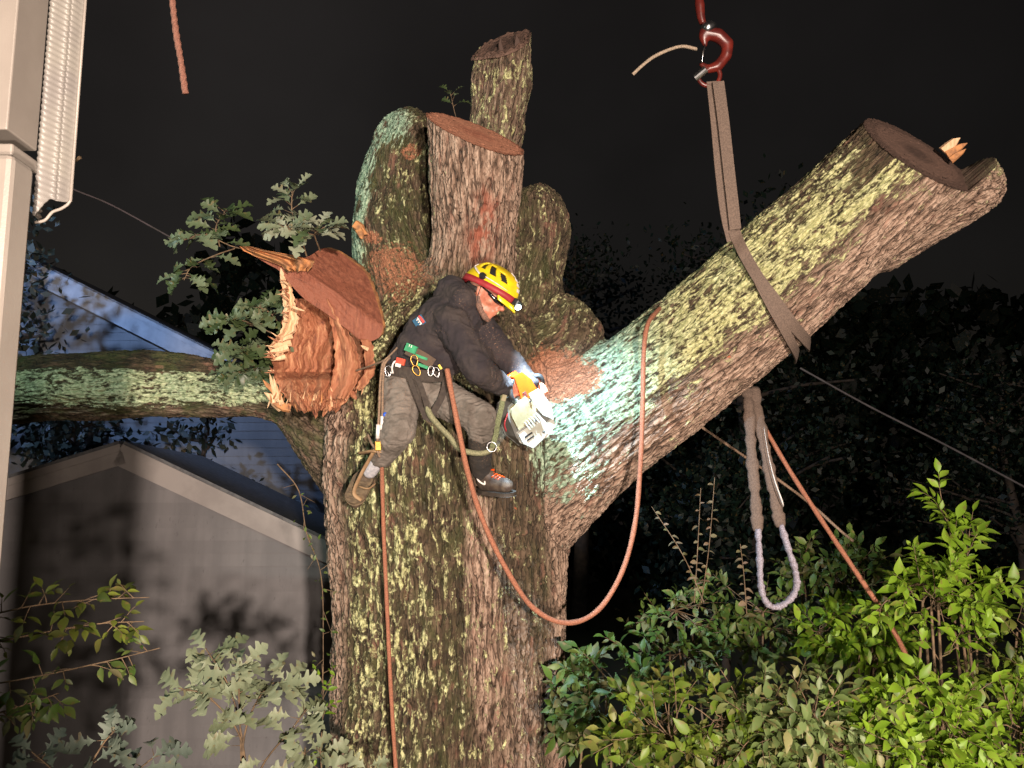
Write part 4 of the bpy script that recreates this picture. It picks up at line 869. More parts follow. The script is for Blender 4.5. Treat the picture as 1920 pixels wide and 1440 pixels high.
REDB = simple('dark_red_strap', (0.32, 0.02, 0.03), (0.25, 0.02, 0.02), 30, 0.6); WHT = simple('white_print', (0.75, 0.70, 0.66), (0.55, 0.50, 0.46), 60, 0.5)
ORG = simple('orange_plastic', (0.62, 0.075, 0.006), (0.52, 0.06, 0.006), 20, 0.35); GRN = simple('green_webbing', (0.04, 0.30, 0.13), (0.03, 0.2, 0.1), 60, 0.8, 0.4, 300)
STEEL = simple('steel', (0.6, 0.6, 0.6), (0.4, 0.4, 0.42), 40, 0.3, metallic=1.0); STRAP = simple('dark_webbing', (0.045, 0.034, 0.026), (0.03, 0.022, 0.018), 60, 0.85, 0.5, 260)
TAN = simple('tan_leather', (0.30, 0.19, 0.10), (0.20, 0.12, 0.06), 30, 0.7, 0.4, 120); GOLD = simple('gold_metal', (0.75, 0.45, 0.10), (0.5, 0.3, 0.08), 20, 0.35, metallic=0.9)
bt = WV(930, 925, 4.2)
MAN = thing('person', (WV(790, 950, 4.2)), 'climber in dark hoodie, grey trousers and yellow helmet, bent over a chainsaw', 'person')
Hc = WV(913, 549, 4.08)
f_ = Vector(tuple(RT * 0.80 - UP * 0.52 - FW * 0.42)).normalized(); u_ = Vector(tuple(RT * 0.55 + UP * 0.83)); u_ = (u_ - f_ * u_.dot(f_)).normalized(); s_ = f_.cross(u_)   # s_ = his right? (towards us)
if s_.dot(Vector(tuple(FW))) > 0: s_ = -s_
def H(a, b, c): return Hc + f_ * a + s_ * b + u_ * c      # a forward, b towards the viewer's side, c to the crown
def hmat(a, b, c, sx, sy, sz): return Matrix((f_ * sx, s_ * sy, u_ * sz)).transposed().to_4x4() if False else Matrix.Translation(H(a, b, c)) @ Matrix((f_, s_, u_)).transposed().to_4x4() @ Matrix.Diagonal((sx, sy, sz, 1))
# key joints
SR, ER, WR = WV(846, 604, 3.97), WV(897, 694, 3.88), WV(946, 727, 4.08)
SL, EL, WL = WV(885, 598, 4.26), WV(950, 672, 4.22), WV(996, 722, 4.17)
HIP, CH, NK = WV(772, 712, 4.13), WV(836, 612, 4.10), WV(880, 562, 4.10)
hR, kR, aR = WV(752, 730, 4.08), WV(748, 806, 3.97), WV(692, 880, 4.14)
hL, kL, aL = WV(792, 728, 4.16), WV(902, 784, 3.98), WV(905, 872, 4.16)
def finger(base, pts, r=0.0085):
    out = []; p = Vector(base)
    for q, rr in zip(pts, (r, r * 0.95, r * 0.85)): out.append((p, rr, Vector(q), rr * 0.92)); p = Vector(q)
    return out
def grip(wr, palm, ax, nrm, curl):
    """hand closed on a bar: ax = bar direction, nrm = out of the bar towards the back of the hand, curl = way the fingers wrap"""
    caps = [(wr, 0.027, wr.lerp(palm, 0.5), 0.028)]; ax = Vector(ax).normalized(); nrm = Vector(nrm).normalized(); curl = Vector(curl).normalized()
    for k, L in enumerate((0.92, 1.0, 0.96, 0.78)):
        b = palm + ax * (k - 1.5) * 0.021; caps.append((wr.lerp(palm, 0.35), 0.017, b, 0.0125))
        k1 = b + (curl * 0.030 + nrm * 0.012) * L; k2 = k1 + (curl * 0.012 - nrm * 0.024) * L; k3 = k2 + (-curl * 0.018 - nrm * 0.010) * L
        caps += finger(b, (k1, k2, k3), 0.0098)
    tb = palm - ax * 0.030 - nrm * 0.004; caps += [(wr.lerp(palm, 0.3), 0.018, tb, 0.013), (tb, 0.0115, tb - ax * 0.012 + curl * 0.028 - nrm * 0.014, 0.0105), (tb - ax * 0.012 + curl * 0.028 - nrm * 0.014, 0.010, tb + curl * 0.045 - nrm * 0.024, 0.009)]
    return caps
palmR = WV(958, 733, 4.095); palmL = WV(1008, 730, 4.20)
body = [(HIP, 0.10, CH, 0.12), (CH, 0.11, NK, 0.06), (NK, 0.056, H(-0.02, 0, -0.05), 0.058), (CH, .08, SR, .05), (CH, .08, SL, .05), (SR, .045, ER, .038), (ER, .036, WR, .025), (SL, .045, EL, .038), (EL, .036, WL, .025),
        (HIP, .09, hR, .07), (hR, .07, kR, .05), (kR, .045, aR, .035), (HIP, .09, hL, .07), (hL, .07, kL, .05), (kL, .045, aL, .035)]
sawax = (WV(1015, 832, 4.10) - WV(972, 738, 3.97)).normalized()
body += grip(WR, palmR, sawax, tuple(-FW), RT * 0.85 + UP * 0.5)
body += grip(WL, palmL, RT * 0.6 - UP * 0.75, UP * 0.6 - FW * 0.6, RT * 0.8 + UP * .4)
# head: skull, jaw, chin, nose, lips, brow, cheek, ears
face = [(H(0.045, 0, -0.065), 0.050, H(0.058, 0, -0.082), 0.034), (H(0.070, 0, -0.094), 0.022, H(0.078, 0, -0.092), 0.017), (H(0.02, 0, -0.03), 0.068, H(0.035, 0, -0.01), 0.066),
        (H(0.095, 0, 0.000), 0.010, H(0.118, 0, -0.030), 0.0125), (H(0.110, 0.008, -0.036), 0.008, H(0.110, -0.008, -0.036), 0.008), (H(0.092, 0.014, -0.058), 0.009, H(0.096, 0, -0.056), 0.010), (H(0.092, -0.014, -0.058), 0.009, H(0.096, 0, -0.056), 0.010),
        (H(0.089, 0.012, -0.070), 0.009, H(0.092, 0, -0.071), 0.0105), (H(0.089, -0.012, -0.070), 0.009, H(0.092, 0, -0.071), 0.0105), (H(0.078, 0.035, 0.012), 0.014, H(0.090, 0, 0.014), 0.014), (H(0.078, -0.035, 0.012), 0.014, H(0.090, 0, 0.014), 0.014),
        (H(0.062, 0.042, -0.028), 0.022, H(0.05, 0.045, -0.03), 0.022), (H(0.062, -0.042, -0.028), 0.022, H(0.05, -0.045, -0.03), 0.022), (H(0.0, 0.050, -0.055), 0.022, H(0.045, 0.035, -0.082), 0.020), (H(0.0, -0.050, -0.055), 0.022, H(0.045, -0.035, -0.082), 0.020),
        (H(-0.008, 0.076, -0.002), 0.011, H(-0.002, 0.074, -0.032), 0.008), (H(-0.008, -0.076, -0.002), 0.011, H(-0.002, -0.074, -0.032), 0.008)]
bodyme = blob('body', body + face, 0.0068, 2, 0, ell=[hmat(-0.01, 0, 0.015, 0.098, 0.076, 0.088)])
link('body', bodyme, SKIN, MAN)
# beard and hair fringe
bd = blob('beard', [(H(0.005, 0.058, -0.045), 0.014, H(0.035, 0.050, -0.080), 0.016), (H(0.035, 0.050, -0.080), 0.016, H(0.070, 0.022, -0.104), 0.014), (H(0.070, 0.022, -0.104), 0.014, H(0.080, 0, -0.106), 0.013), (H(0.070, -0.022, -0.104), 0.014, H(0.080, 0, -0.106), 0.013), (H(0.070, -0.022, -0.104), 0.014, H(0.035, -0.050, -0.080), 0.016)], 0.007, 2)
link('beard', wrinkle(bd, 0.004, 0.008), simple('grizzled_hair', (0.22, 0.12, 0.085), (0.10, 0.055, 0.04), 120, 0.8, 0.8, 300, bdist=0.002), MAN)
link('hair', wrinkle(blob('hair', [(H(-0.075, 0.03, -0.02), 0.028, H(-0.02, 0.068, -0.018), 0.016), (H(-0.075, -0.03, -0.02), 0.028, H(-0.02, -0.068, -0.018), 0.016)], 0.008, 2), 0.002, 0.01), simple('dark_hair', (0.03, 0.02, 0.015), (0.015, 0.01, 0.01), 100, 0.7), MAN)
for sgn in (1, -1): link('eye', blob('eye', [(H(0.082, 0.031 * sgn, -0.004), 0.011, H(0.083, 0.031 * sgn, -0.004), 0.011)], 0.005, 0), WHT, MAN)
# wrap-around glasses, earmuff-side straps
gl = blob('glasses', [(H(0.106, 0.012, -0.012), 0.011, H(0.088, 0.048, -0.012), 0.013), (H(0.088, 0.048, -0.012), 0.012, H(0.055, 0.072, -0.004), 0.009), (H(0.055, 0.072, 0), 0.006, H(0.0, 0.080, 0.006), 0.0045), (H(0.106, -0.012, -0.012), 0.011, H(0.088, -0.048, -0.012), 0.013), (H(0.088, -0.048, -0.012), 0.012, H(0.055, -0.072, -0.004), 0.009), (H(0.106, 0.012, -0.001), 0.006, H(0.106, -0.012, -0.001), 0.006)], 0.005, 1)
link('glasses', gl, simple('smoked_lens', (0.01, 0.01, 0.012), (0.01, 0.01, 0.012), 5, 0.08), MAN)
# hoodie
hood = [(HIP + Vector(tuple(UP * 0.07)), 0.120, CH, 0.150), (CH, 0.145, WV(862, 588, 4.10), 0.115), (CH, 0.13, SR, 0.078), (SR, 0.080, ER, 0.066), (ER, 0.066, WR.lerp(ER, 0.12), 0.050), (CH, 0.12, SL, 0.085), (SL, 0.082, EL, 0.062), (EL, 0.062, WL.lerp(EL, 0.08), 0.043),
        (WV(846, 548, 4.14), 0.070, WV(868, 562, 4.02), 0.062), (WV(846, 545, 4.12), 0.072, WV(872, 560, 4.2), 0.055), (WV(832, 552, 4.14), 0.045, WV(852, 530, 4.12), 0.030), (WV(805, 620, 4.10), 0.110, WV(790, 655, 4.1), 0.120), (WV(868, 640, 4.08), 0.080, WV(838, 672, 4.08), 0.085)]
hm = wrinkle(blob('hoodie', hood, 0.010, 5, 1), 0.0105, 0.06, (1, 1, 1), 3)
jk = link('hoodie', hm, HOOD, MAN)
# trousers and boots
tr = [(HIP + Vector(tuple(UP * 0.03)), 0.120, WV(772, 728, 4.13), 0.122), (hR, 0.095, kR, 0.078), (kR, 0.078, WV(715, 856, 4.08), 0.054), (hL, 0.10, kL, 0.074), (kL, 0.072, WV(902, 806, 4.02), 0.068), (HIP, .11, hR, .1), (HIP, .11, hL, .105)]
link('trousers', wrinkle(blob('trousers', tr, 0.010, 4, 1), 0.0095, 0.046, (1, 1, 1.8), 9), JEAN, MAN)
link('gaiter', wrinkle(blob('gaiter', [(WV(902, 806, 4.02), 0.066, WV(900, 862, 4.12), 0.056), (WV(900, 862, 4.12), 0.054, WV(903, 882, 4.17), 0.05)], 0.010, 3, 1), 0.004, 0.04), DARKC, MAN, 'dark brown gaiter over the shin')
def boot(name, heel, toe, ankle, sole_dir, cuff, mat, lace=True, mo=None):
    heel, toe, ankle = Vector(heel), Vector(toe), Vector(ankle); ax = (toe - heel).normalized(); dn = Vector(sole_dir).normalized(); dn = (dn - ax * dn.dot(ax)).normalized(); sd = ax.cross(dn); L = (toe - heel).length
    b = blob(name, [(heel, 0.040, heel.lerp(toe, .45), 0.044), (heel.lerp(toe, .45), 0.044, toe, 0.038), (toe, .038, toe + ax * .012, .032), (heel - dn * 0.02, 0.042, ankle, cuff), (heel.lerp(toe, .35) - dn * .02, .036, ankle, cuff * .9)], 0.009, 3, 1)
    o = link(name, b, mat, MAN)
    # lugged sole as a real slab
    outl = []
    for i in range(28):
        a = i / 28 * 2 * math.pi; t = 0.5 - 0.5 * math.cos(a); w = 0.047 * (math.sin(a)) * (1.0 + 0.18 * math.sin(t * 5.2 - 2.2)); w = max(-0.047, min(0.047, w * 1.25))
        outl.append(heel - ax * 0.042 + ax * (L + 0.092) * t + sd * w + dn * 0.030)
    link('sole', prism('sole', outl, dn * 0.020, bev=0.003), mo or TAN, o)
    for k in range(6):
        c = heel - ax * 0.03 + ax * (L + 0.07) * (k + .5) / 6 + dn * 0.053; link('tread', box('tread', (0.013, 0.07, 0.008), frame_at(c, ax, -dn), 0.002), mo or TAN, o)
    if lace:
        for k in range(4):
            c = heel.lerp(toe, .42 + .13 * k) - dn * (0.050 - .004 * k); link('lace', tube('lace', [c - sd * .026 + dn * .008, c - dn * .004 + ax * .004, c + sd * .026 + dn * .008], .0036, 6), ORG, o)
        link('tongue', box('tongue', (.05, .034, .012), frame_at(heel.lerp(toe, .25) - dn * .066, ax, -dn + ax * .5), .004), ORG, o)
    return o
boot('boot', WV(908, 905, 4.20), WV(948, 910, 4.10), WV(904, 878, 4.17), tuple(-UP * .95 + FW * .1), .044, simple('dark_boot', (0.05, 0.035, 0.028), (0.10, 0.075, 0.055), 30, 0.6, 0.3, 90), mo=simple('dark_sole', (.03, .025, .02), (.06, .045, .035), 30, .7))
link('boot_stripe', tube('boot_stripe', [WV(893, 893, 4.155), WV(898, 902, 4.145), WV(908, 908, 4.14), WV(909, 902, 4.14)], .005, 6), WHT, MAN)
boot('boot', WV(684, 902, 4.20), WV(668, 938, 4.12), WV(690, 884, 4.17), tuple(-FW * .8 - UP * .5 - RT * .2), .042, simple('tan_boot', (0.06, 0.04, 0.026), (0.11, 0.075, 0.048), 30, 0.7, 0.3, 90), lace=False, mo=simple('worn_sole', (0.15, 0.105, 0.06), (0.08, 0.055, 0.034), 40, 0.8, 0.4, 90))
link('sock', blob('sock', [(WV(706, 866, 4.09), .040, WV(694, 884, 4.12), .036)], .008, 2), simple('grey_sock', (.45, .43, .45), (.3, .3, .33), 80, .9, .6, 200), MAN)
# climbing spur on the lower leg
link('spur', tube('spur', [WV(706, 838, 3.98), WV(690, 866, 4.02), WV(672, 900, 4.05), WV(664, 925, 4.06), WV(678, 938, 4.06)], .011, 8, flat=.5), TAN, MAN, 'climbing spur strapped to the lower leg')
link('spur_strap', tube('spur_strap', [WV(674, 912, 4.05), WV(690, 916, 4.03), WV(702, 908, 4.07)], .012, 6, flat=.4), TAN, MAN)
link('spur_cuff', tube('spur_cuff', [WV(676, 850, 4.08), WV(700, 846, 3.99), WV(724, 850, 4.02)], .022, 8, flat=.35), TAN, MAN)
# ---- helmet (worn): shell with real vents, liner, peak, band, knob, crest print, headlamp
def helmet():
    nu, nv = 132, 52; V = []; F = []; L = []
    def surf(th, ph, k=1.0):       # th around, ph from rim (0) to crown (pi/2)
        a = 0.148 if math.cos(th) > 0 else 0.138; ridge = 1 + 0.030 * math.exp(-(math.sin(th) * math.cos(ph) / 0.22) ** 2) + 0.014 * math.cos(ph * 7) * abs(math.sin(th))
        e = 0.86; c = math.cos(ph) ** e
        return H(-0.002 + a * math.cos(th) * c * ridge * k, 0.107 * math.sin(th) * c * ridge * k, 0.022 + 0.118 * math.sin(ph) ** 0.95 * ridge * k + 0.012 * math.cos(th) * (1 - math.sin(ph)))
    for j in range(nv + 1):
        for i in range(nu): V.append(tuple(surf(i / nu * 2 * math.pi, max(0.0, j / nv * math.pi / 2 - 0.0001))))
    vents = [(0.98, 0.42, .86), (1.50, 0.46, 1.04), (2.04, 0.54, 1.08)]
    for j in range(nv):
        for i in range(nu):
            th = (i + .5) / nu * 2 * math.pi; ph = (j + .5) / nv * math.pi / 2; t2 = th if th < math.pi else 2 * math.pi - th
            if any(abs(t2 - c - (ph - .7) * 0.55) < 0.140 / math.cos(min(ph, 1.2)) ** .5 and lo < ph < hi for c, lo, hi in vents): continue
            F.append((j * nu + i, j * nu + (i + 1) % nu, (j + 1) * nu + (i + 1) % nu, (j + 1) * nu + i))
    me = pymesh('helmet', V, F, True); bm = bmesh.new(); bm.from_mesh(me); bmesh.ops.recalc_face_normals(bm, faces=bm.faces)
    # give the shell thickness
    g = bmesh.ops.solidify(bm, geom=bm.faces[:], thickness=0.009); bm.to_mesh(me); bm.free(); me.polygons.foreach_set('use_smooth', [True] * len(me.polygons))
    hl = link('helmet', me, YEL, MAN, 'scuffed yellow vented climbing helmet')
    V2 = [tuple(surf(i / 40 * 2 * math.pi, j / 12 * math.pi / 2, 0.90)) for j in range(13) for i in range(40)]
    link('liner', pymesh('liner', V2, [(j * 40 + i, j * 40 + (i + 1) % 40, (j + 1) * 40 + (i + 1) % 40, (j + 1) * 40 + i) for j in range(12) for i in range(40)], True), BLK, hl)
    band = []; 
    for z0, kk in ((0.000, 1.03), (0.030, 1.035)):
        band.append([H(-0.002 + (0.148 if math.cos(t) > 0 else .138) * math.cos(t) * kk, .107 * math.sin(t) * kk, z0 + 0.004 + .012 * math.cos(t)) for t in np.linspace(0, 2 * math.pi, 48, endpoint=False)])
    bb = [tuple(p) for p in band[0]] + [tuple(p) for p in band[1]]; bi = [tuple(Hc + (Vector(p) - Hc) * .955) for p in bb]; N = 48; VV = bb + bi
    FF = []
    for i in range(N):
        j = (i + 1) % N; FF += [(i, j, N + j, N + i), (2 * N + j, 2 * N + i, 3 * N + i, 3 * N + j), (i, 2 * N + i, 2 * N + j, j), (N + i, N + j, 3 * N + j, 3 * N + i)]
    link('head_band', pymesh('head_band', VV, FF, True), REDB, hl)
    # peak
    pk = [H(0.150, 0.0, 0.004), H(0.176, 0, -0.016)]
    t = np.linspace(-0.85, 0.85, 15); top = [H(0.150 * math.cos(a) + 0.004, .112 * math.sin(a), 0.012) for a in t]; low = [H(0.150 * math.cos(a) + 0.030 * math.cos(a * 1.2), .112 * math.sin(a), -0.014 + 0.010 * abs(a)) for a in t]
    n = 15; up_ = [tuple(p) for p in top + low]; dn_ = [tuple(p - u_ * 0.004 - f_ * 0.004) for p in top + low]
    FF = [(i, i + 1, n + i + 1, n + i) for i in range(n - 1)]; FF += [tuple(q + 2 * n for q in f[::-1]) for f in FF]; FF += [(n + i, n + i + 1, 3 * n + i + 1, 3 * n + i) for i in range(n - 1)] + [(0, n, 3 * n, 2 * n), (n - 1, 3 * n - 1, 4 * n - 1, 2 * n - 1)]
    link('peak', pymesh('peak', up_ + dn_, FF, True), YEL, hl)
    def side(th, ph, off): p = surf(th, ph); q = surf(th, ph, 0.9); return p + (p - q).normalized() * off, (p - q).normalized()
    for sg in (1,):
        c, nn = side(1.62 * sg, 0.20, 0.006); bm = bmesh.new(); bmesh.ops.create_cone(bm, cap_ends=True, segments=20, radius1=.019, radius2=.014, depth=.016, matrix=Matrix.Translation(c) @ nn.to_track_quat('Z', 'Y').to_matrix().to_4x4()); kb = link('side_knob', bm_mesh('side_knob', bm), BLK, hl)
        for th0, th1 in ((1.50, .62), (1.72, 2.5)):
            link('white_swoosh', tube('white_swoosh', [side(th0 + (th1 - th0) * k / 5, 0.22 + .30 * k / 5 * (1 if th1 > 2 else -.2), 0.003)[0] for k in range(6)], [.009, .010, .009, .008, .005, .002], 8, flat=.35), WHT, hl)
    # worn white print along the crest
    for k in range(4):
        p0 = surf(0.10, 0.35 + k * .24) ; p1 = surf(0.10, 0.49 + k * .24); nn = (p0 - surf(.1, .4 + k * .24, .9)).normalized()
        link('crest_print', box('crest_print', ((p1 - p0).length, .024, .003), frame_at((p0 + p1) / 2 + nn * .0035, p1 - p0, nn), .0), WHT, hl)
    c, nn = side(2.45, 0.55, 0.0025); link('side_print', box('side_print', (.028, .022, .002), frame_at(c, u_.cross(nn), nn), 0), WHT, hl)
    # headlamp
    hb = link('headlamp', box('headlamp', (.030, .055, .036), frame_at(H(.166, .0, .030), f_, u_), .006), BLK, hl)
    lg = G('lamp_glass'); lg.set(Base_Color=(1, 1, 1), Emission_Color=(0.75, 0.9, 1.0, 1), Emission_Strength=22.0)
    ax = (f_ * .8 - u_ * .5 + s_ * 0.25).normalized(); c = H(.188, 0.012, .016); bm = bmesh.new(); bmesh.ops.create_uvsphere(bm, u_segments=14, v_segments=10, radius=.015, matrix=Matrix.Translation(c) @ ax.to_track_quat('Z', 'Y').to_matrix().to_4x4() @ Matrix.Diagonal((1, 1, .5, 1)))
    link('lamp_lens', bm_mesh('lamp_lens', bm, True), lg.m, hb)
    return c
LENS = helmet()
for sg in (1, -1): link('chin_strap', tube('chin_strap', [H(.0, .088 * sg, .01), H(.012, .074 * sg, -.045), H(.045, .045 * sg, -.095), H(.055, 0, -.112)], .005, 6, flat=.4), BLK, MAN)
# ---- harness: belt, leg loops, pad, buckles, tags
def strap(name, pts, w, mat, parent, t=0.003, label=None):
    """flat webbing along points (world), its flat side towards the viewer"""
    P = catmull([tuple(p) for p in pts], 6) if len(pts) > 2 else np.array([tuple(p) for p in pts]); T = np.gradient(P, axis=0); T /= np.linalg.norm(T, axis=1)[:, None]
    nrm = -np.tile(FW, (len(P), 1)); S = np.cross(T, nrm); S /= np.linalg.norm(S, axis=1)[:, None]; Nn = np.cross(S, T)
    V = np.stack([P + S * w / 2, P - S * w / 2, P - S * w / 2 + Nn * t, P + S * w / 2 + Nn * t], 1).reshape(-1, 3)
    F = [(4 * k + i, 4 * k + (i + 1) % 4, 4 * k + 4 + (i + 1) % 4, 4 * k + 4 + i) for k in range(len(P) - 1) for i in range(4)] + [(3, 2, 1, 0), tuple(4 * (len(P) - 1) + i for i in range(4))]
    me = pymesh(name, V, F); bm = bmesh.new(); bm.from_mesh(me); bmesh.ops.recalc_face_normals(bm, faces=bm.faces); bm.to_mesh(me); bm.free(); return link(name, me, mat, parent, label)
hs = strap('harness', [WV(716, 690, 4.10), WV(740, 694, 3.98), WV(775, 700, 3.95), WV(812, 706, 3.96), WV(846, 704, 4.06)], .050, STRAP, MAN, .010, 'dark work harness round the hips')
strap('leg_strap', [WV(764, 698, 3.95), WV(778, 735, 3.935), WV(798, 785, 3.97)], .022, STRAP, hs, .006)
strap('leg_strap', [WV(778, 698, 3.945), WV(793, 735, 3.93), WV(806, 782, 3.96)], .024, STRAP, hs, .006)
strap('leg_strap', [WV(838, 706, 3.99), WV(828, 745, 3.98), WV(802, 790, 3.97)], .030, STRAP, hs, .006)
strap('pad', [WV(764, 655, 3.955), WV(790, 668, 3.94), WV(812, 682, 3.95)], .050, flannel('brown_pad', (.09, .06, .04), (.05, .035, .03)), hs, .012)
strap('green_panel', [WV(762, 650, 3.95), WV(782, 658, 3.935)], .036, GRN, hs, .014); strap('green_panel', [WV(780, 666, 3.94), WV(802, 674, 3.935)], .012, GRN, hs, .012); strap('green_tape', [WV(785, 683, 3.935), WV(803, 690, 3.93)], .014, GRN, hs, .014)
for k in range(3): strap('stitched_mark', [WV(767 + k * 4, 650.5 + k * 1.4, 3.932), WV(768.5 + k * 4, 646 + k * 1.4, 3.932)], .003, WHT, hs, .004)
strap('red_tag', [WV(744, 676, 3.95), WV(760, 680, 3.94)], .030, simple('red_tag', (.55, .07, .03), (.4, .05, .03), 40, .6), hs, .012); strap('white_tag', [WV(742, 684, 3.94), WV(752, 686, 3.935)], .016, WHT, hs, .006)
strap('yellow_tab', [WV(823, 684, 3.93), WV(828, 692, 3.93)], .010, YEL, hs, .006)
link('gear_loop', tube('gear_loop', [WV(737, 700, 3.96), WV(735, 690, 3.95), WV(739, 679, 3.95), WV(748, 676, 3.95)], .0045, 6), WHT, hs)
def carabiner(px, py, d, h, mat, parent, tilt=0):
    c = WV(px, py, d); a = np.linspace(0, 2 * math.pi, 20, endpoint=False); pts = []
    for t in list(a) + [a[0]]:
        x = math.cos(t) * h * .30 * (1 + .2 * math.sin(t)); y = math.sin(t) * h * .5; q = math.radians(tilt); x, y = x * math.cos(q) - y * math.sin(q), x * math.sin(q) + y * math.cos(q); pts.append(tuple(c + Vector(tuple(RT * x + UP * y))))
    link('carabiner', tube('carabiner', pts, h * .05, 6, 2), mat, parent)
for a in ((777, 676, 3.925, .05, GOLD, hs, 10), (781, 695, 3.92, .05, GOLD, hs, 30), (808, 696, 3.925, .045, STEEL, hs, -10), (818, 698, 3.925, .045, STEEL, hs, 15), (728, 696, 3.97, .05, STEEL, hs, 0), (722, 700, 3.99, .04, STEEL, hs, 60)): carabiner(*a)
# shoulder patch: red, blue and white bars on dark green
pm = frame_at(WV(789, 602, 3.985), RT * .62 - UP * .55 - FW * .15, -FW - RT * .55 + UP * .25)
pt = link('shoulder_patch', box('shoulder_patch', (.046, .062, .004), frame_at(WV(786, 603, 3.985), RT * .5 - UP * .8, -FW - RT * .8), .001), simple('patch_blue', (.03, .12, .22), (.03, .10, .18), 50, .8), jk)
strap('patch_bar', [WV(786, 592, 3.975), WV(795, 605, 3.965)], .012, simple('patch_red', (.5, .06, .05), (.4, .05, .05), 50, .8), jk, .004)
strap('patch_bar', [WV(783, 596, 3.973), WV(791, 608, 3.964)], .005, WHT, jk, .005)
for k in range(3): strap('patch_mark', [WV(781 + k * 3, 601 + k * 4, 3.966), WV(784 + k * 3, 599 + k * 4, 3.966)], .004, WHT, jk, .005)
# ------------------------------------------------------------------ chainsaw in his hands
SW = simple('pale_grey_plastic', (0.42, 0.43, 0.40), (0.31, 0.31, 0.26), 14, 0.42, 0.15, 120); SWD = simple('dusty_cover', (0.20, 0.17, 0.09), (0.26, 0.23, 0.14), 20, 0.7, 0.5, 300); DG = simple('dark_grip', (0.02, 0.02, 0.022), (0.03, 0.03, 0.03), 20, 0.5)
SAW = thing('chainsaw', WV(1000, 785, 4.02), 'big chainsaw with pale grey body and orange rear handle, its bar buried in the limb', 'chainsaw')
sx = sawax; sn = Vector(tuple(-FW * .80 + UP * .50 + RT * .12)); sn = (sn - sx * sn.dot(sx)).normalized(); sy = sn.cross(sx); So = WV(978, 752, 4.12)
if sy.dot(Vector(tuple(RT))) < 0: sy = -sy
def S(a, b, c): return So + sx * a * 1.16 + sy * b * 1.14 + sn * c          # a down the saw, b to its right, c towards us
def sprism(name, pts, c0, c1, mat, parent=SAW, bev=.004):
    return link(name, prism(name, [S(a, b, c1) for a, b in pts], sn * (c0 - c1), bev=bev), mat, parent)
bodyp = [(-.020, -.075), (-.028, .02), (-.005, .085), (.10, .118), (.195, .100), (.215, .02), (.205, -.06), (.120, -.098), (.02, -.092)]
sb = sprism('engine_housing', bodyp, -.085, .004, simple('gap_shade_plastic', (0.13, 0.13, 0.12), (0.08, 0.08, 0.07), 20, .5))  # housing coloured dark, puts shade into the gaps between the covers
sprism('middle_cover', [(.048, .040), (.080, .052), (.108, .062), (.140, .090), (.100, .108), (.052, .086)], .0, .014, SW, bev=.004)
sprism('front_cover', [(.160, .058), (.156, .095), (.192, .092), (.208, .035), (.200, .012)], .0, .018, SW, bev=.004)
sprism('inner_cover', [(.050, .002), (.045, .036), (.070, .046), (.082, .006)], .0, .018, SWD, bev=.003)
sprism('top_cover', [(-.012, -.070), (-.018, .005), (.045, .035), (.085, .004), (.080, -.080), (.010, -.082)], .0, .030, SWD, bev=.008)
sprism('starter_cover', [(.100, -.090), (.112, -.012), (.195, -.004), (.198, -.055), (.150, -.088)], .0, .026, SW, bev=.006)
sprism('air_grille', [(.088, -.006), (.075, .030), (.150, .055), (.192, .040), (.200, .004)], .0, .020, SW, bev=.004)
sprism('side_cover', [(-.012, .040), (-.004, .085), (.098, .112), (.150, .094), (.105, .060), (.050, .046)], .0, .024, SW, bev=.006)
sprism('vent_slot', [(.128, -.074), (.134, -.030), (.142, -.030), (.137, -.075)], .020, .0275, DG, bev=.0); sprism('vent_slot', [(.148, -.070), (.153, -.030), (.160, -.030), (.156, -.069)], .020, .0275, DG, bev=.0)
for k in range(6): sprism('rib', [(.068 + .002 * k, -.050 + k * .014), (.071, -.045 + k * .014), (.118, -.034 + k * .014), (.118, -.039 + k * .014)], .0, .034, SW, bev=.001)
for a, b in ((.01, .02), (.10, .005), (.17, .02)):
    bm = bmesh.new(); bmesh.ops.create_cone(bm, cap_ends=True, segments=12, radius1=.006, radius2=.005, depth=.006, matrix=Matrix.Translation(S(a, b, .034)) @ sn.to_track_quat('Z', 'Y').to_matrix().to_4x4()); link('screw', bm_mesh('screw', bm), STEEL, SAW)
# orange rear handle shell with slots, seen over his fist
oh = sprism('rear_handle', [(-.118, .010), (-.112, .045), (-.062, .070), (.004, .078), (-.006, .030), (-.014, -.004), (-.060, .004)], -.030, .022, ORG, bev=.007)
for k in range(3): link('slot', box('slot', (.005, .022, .004), frame_at(S(-.028 + .0 * k, .016 + 0 * k, .0225) + sx * (k * .011 - .008) , sx, sn), .0), DG, oh)
link('handle_grip', tube('handle_grip', [S(-.105, .0, .0), S(-.09, -.03, .012), S(-.05, -.045, .014), S(-.01, -.03, .0)], .013, 10), DG, SAW)
link('front_handle', tube('front_handle', [S(-.01, .075, -.05), S(-.045, .11, -.02), S(-.035, .135, .0), S(.02, .138, -.02), S(.06, .12, -.07)], .012, 10), DG, SAW)
link('pull_cord', tube('pull_cord', [S(.0, -.082, .0), S(.03, -.12, .0), S(.07, -.125, -.01)], .004, 6), REDB, SAW)
BD = (sx * .30 + Vector(tuple(FW)) * .9).normalized()
def Q(a, b, c): return S(.13, b, -.06 + c) + BD * (a - .2)
bar = [Q(.20, .028, 0), Q(.20, .100, 0), Q(.46, .093, 0), Q(.50, .064, 0), Q(.46, .035, 0)]
link('guide_bar', prism('guide_bar', bar, (sx - BD * sx.dot(BD)).normalized() * .005), STEEL, SAW)
link('chain', tube('chain', [Q(.20, .102, 0), Q(.46, .096, 0), Q(.503, .064, 0), Q(.46, .032, 0), Q(.20, .026, 0)], .0045, 6, 8), DG, SAW)
link('lanyard_tag', box('lanyard_tag', (.03, .022, .006), frame_at(WV(945, 746, 3.93), RT * .3 + UP, -FW), .002), SWD, SAW)
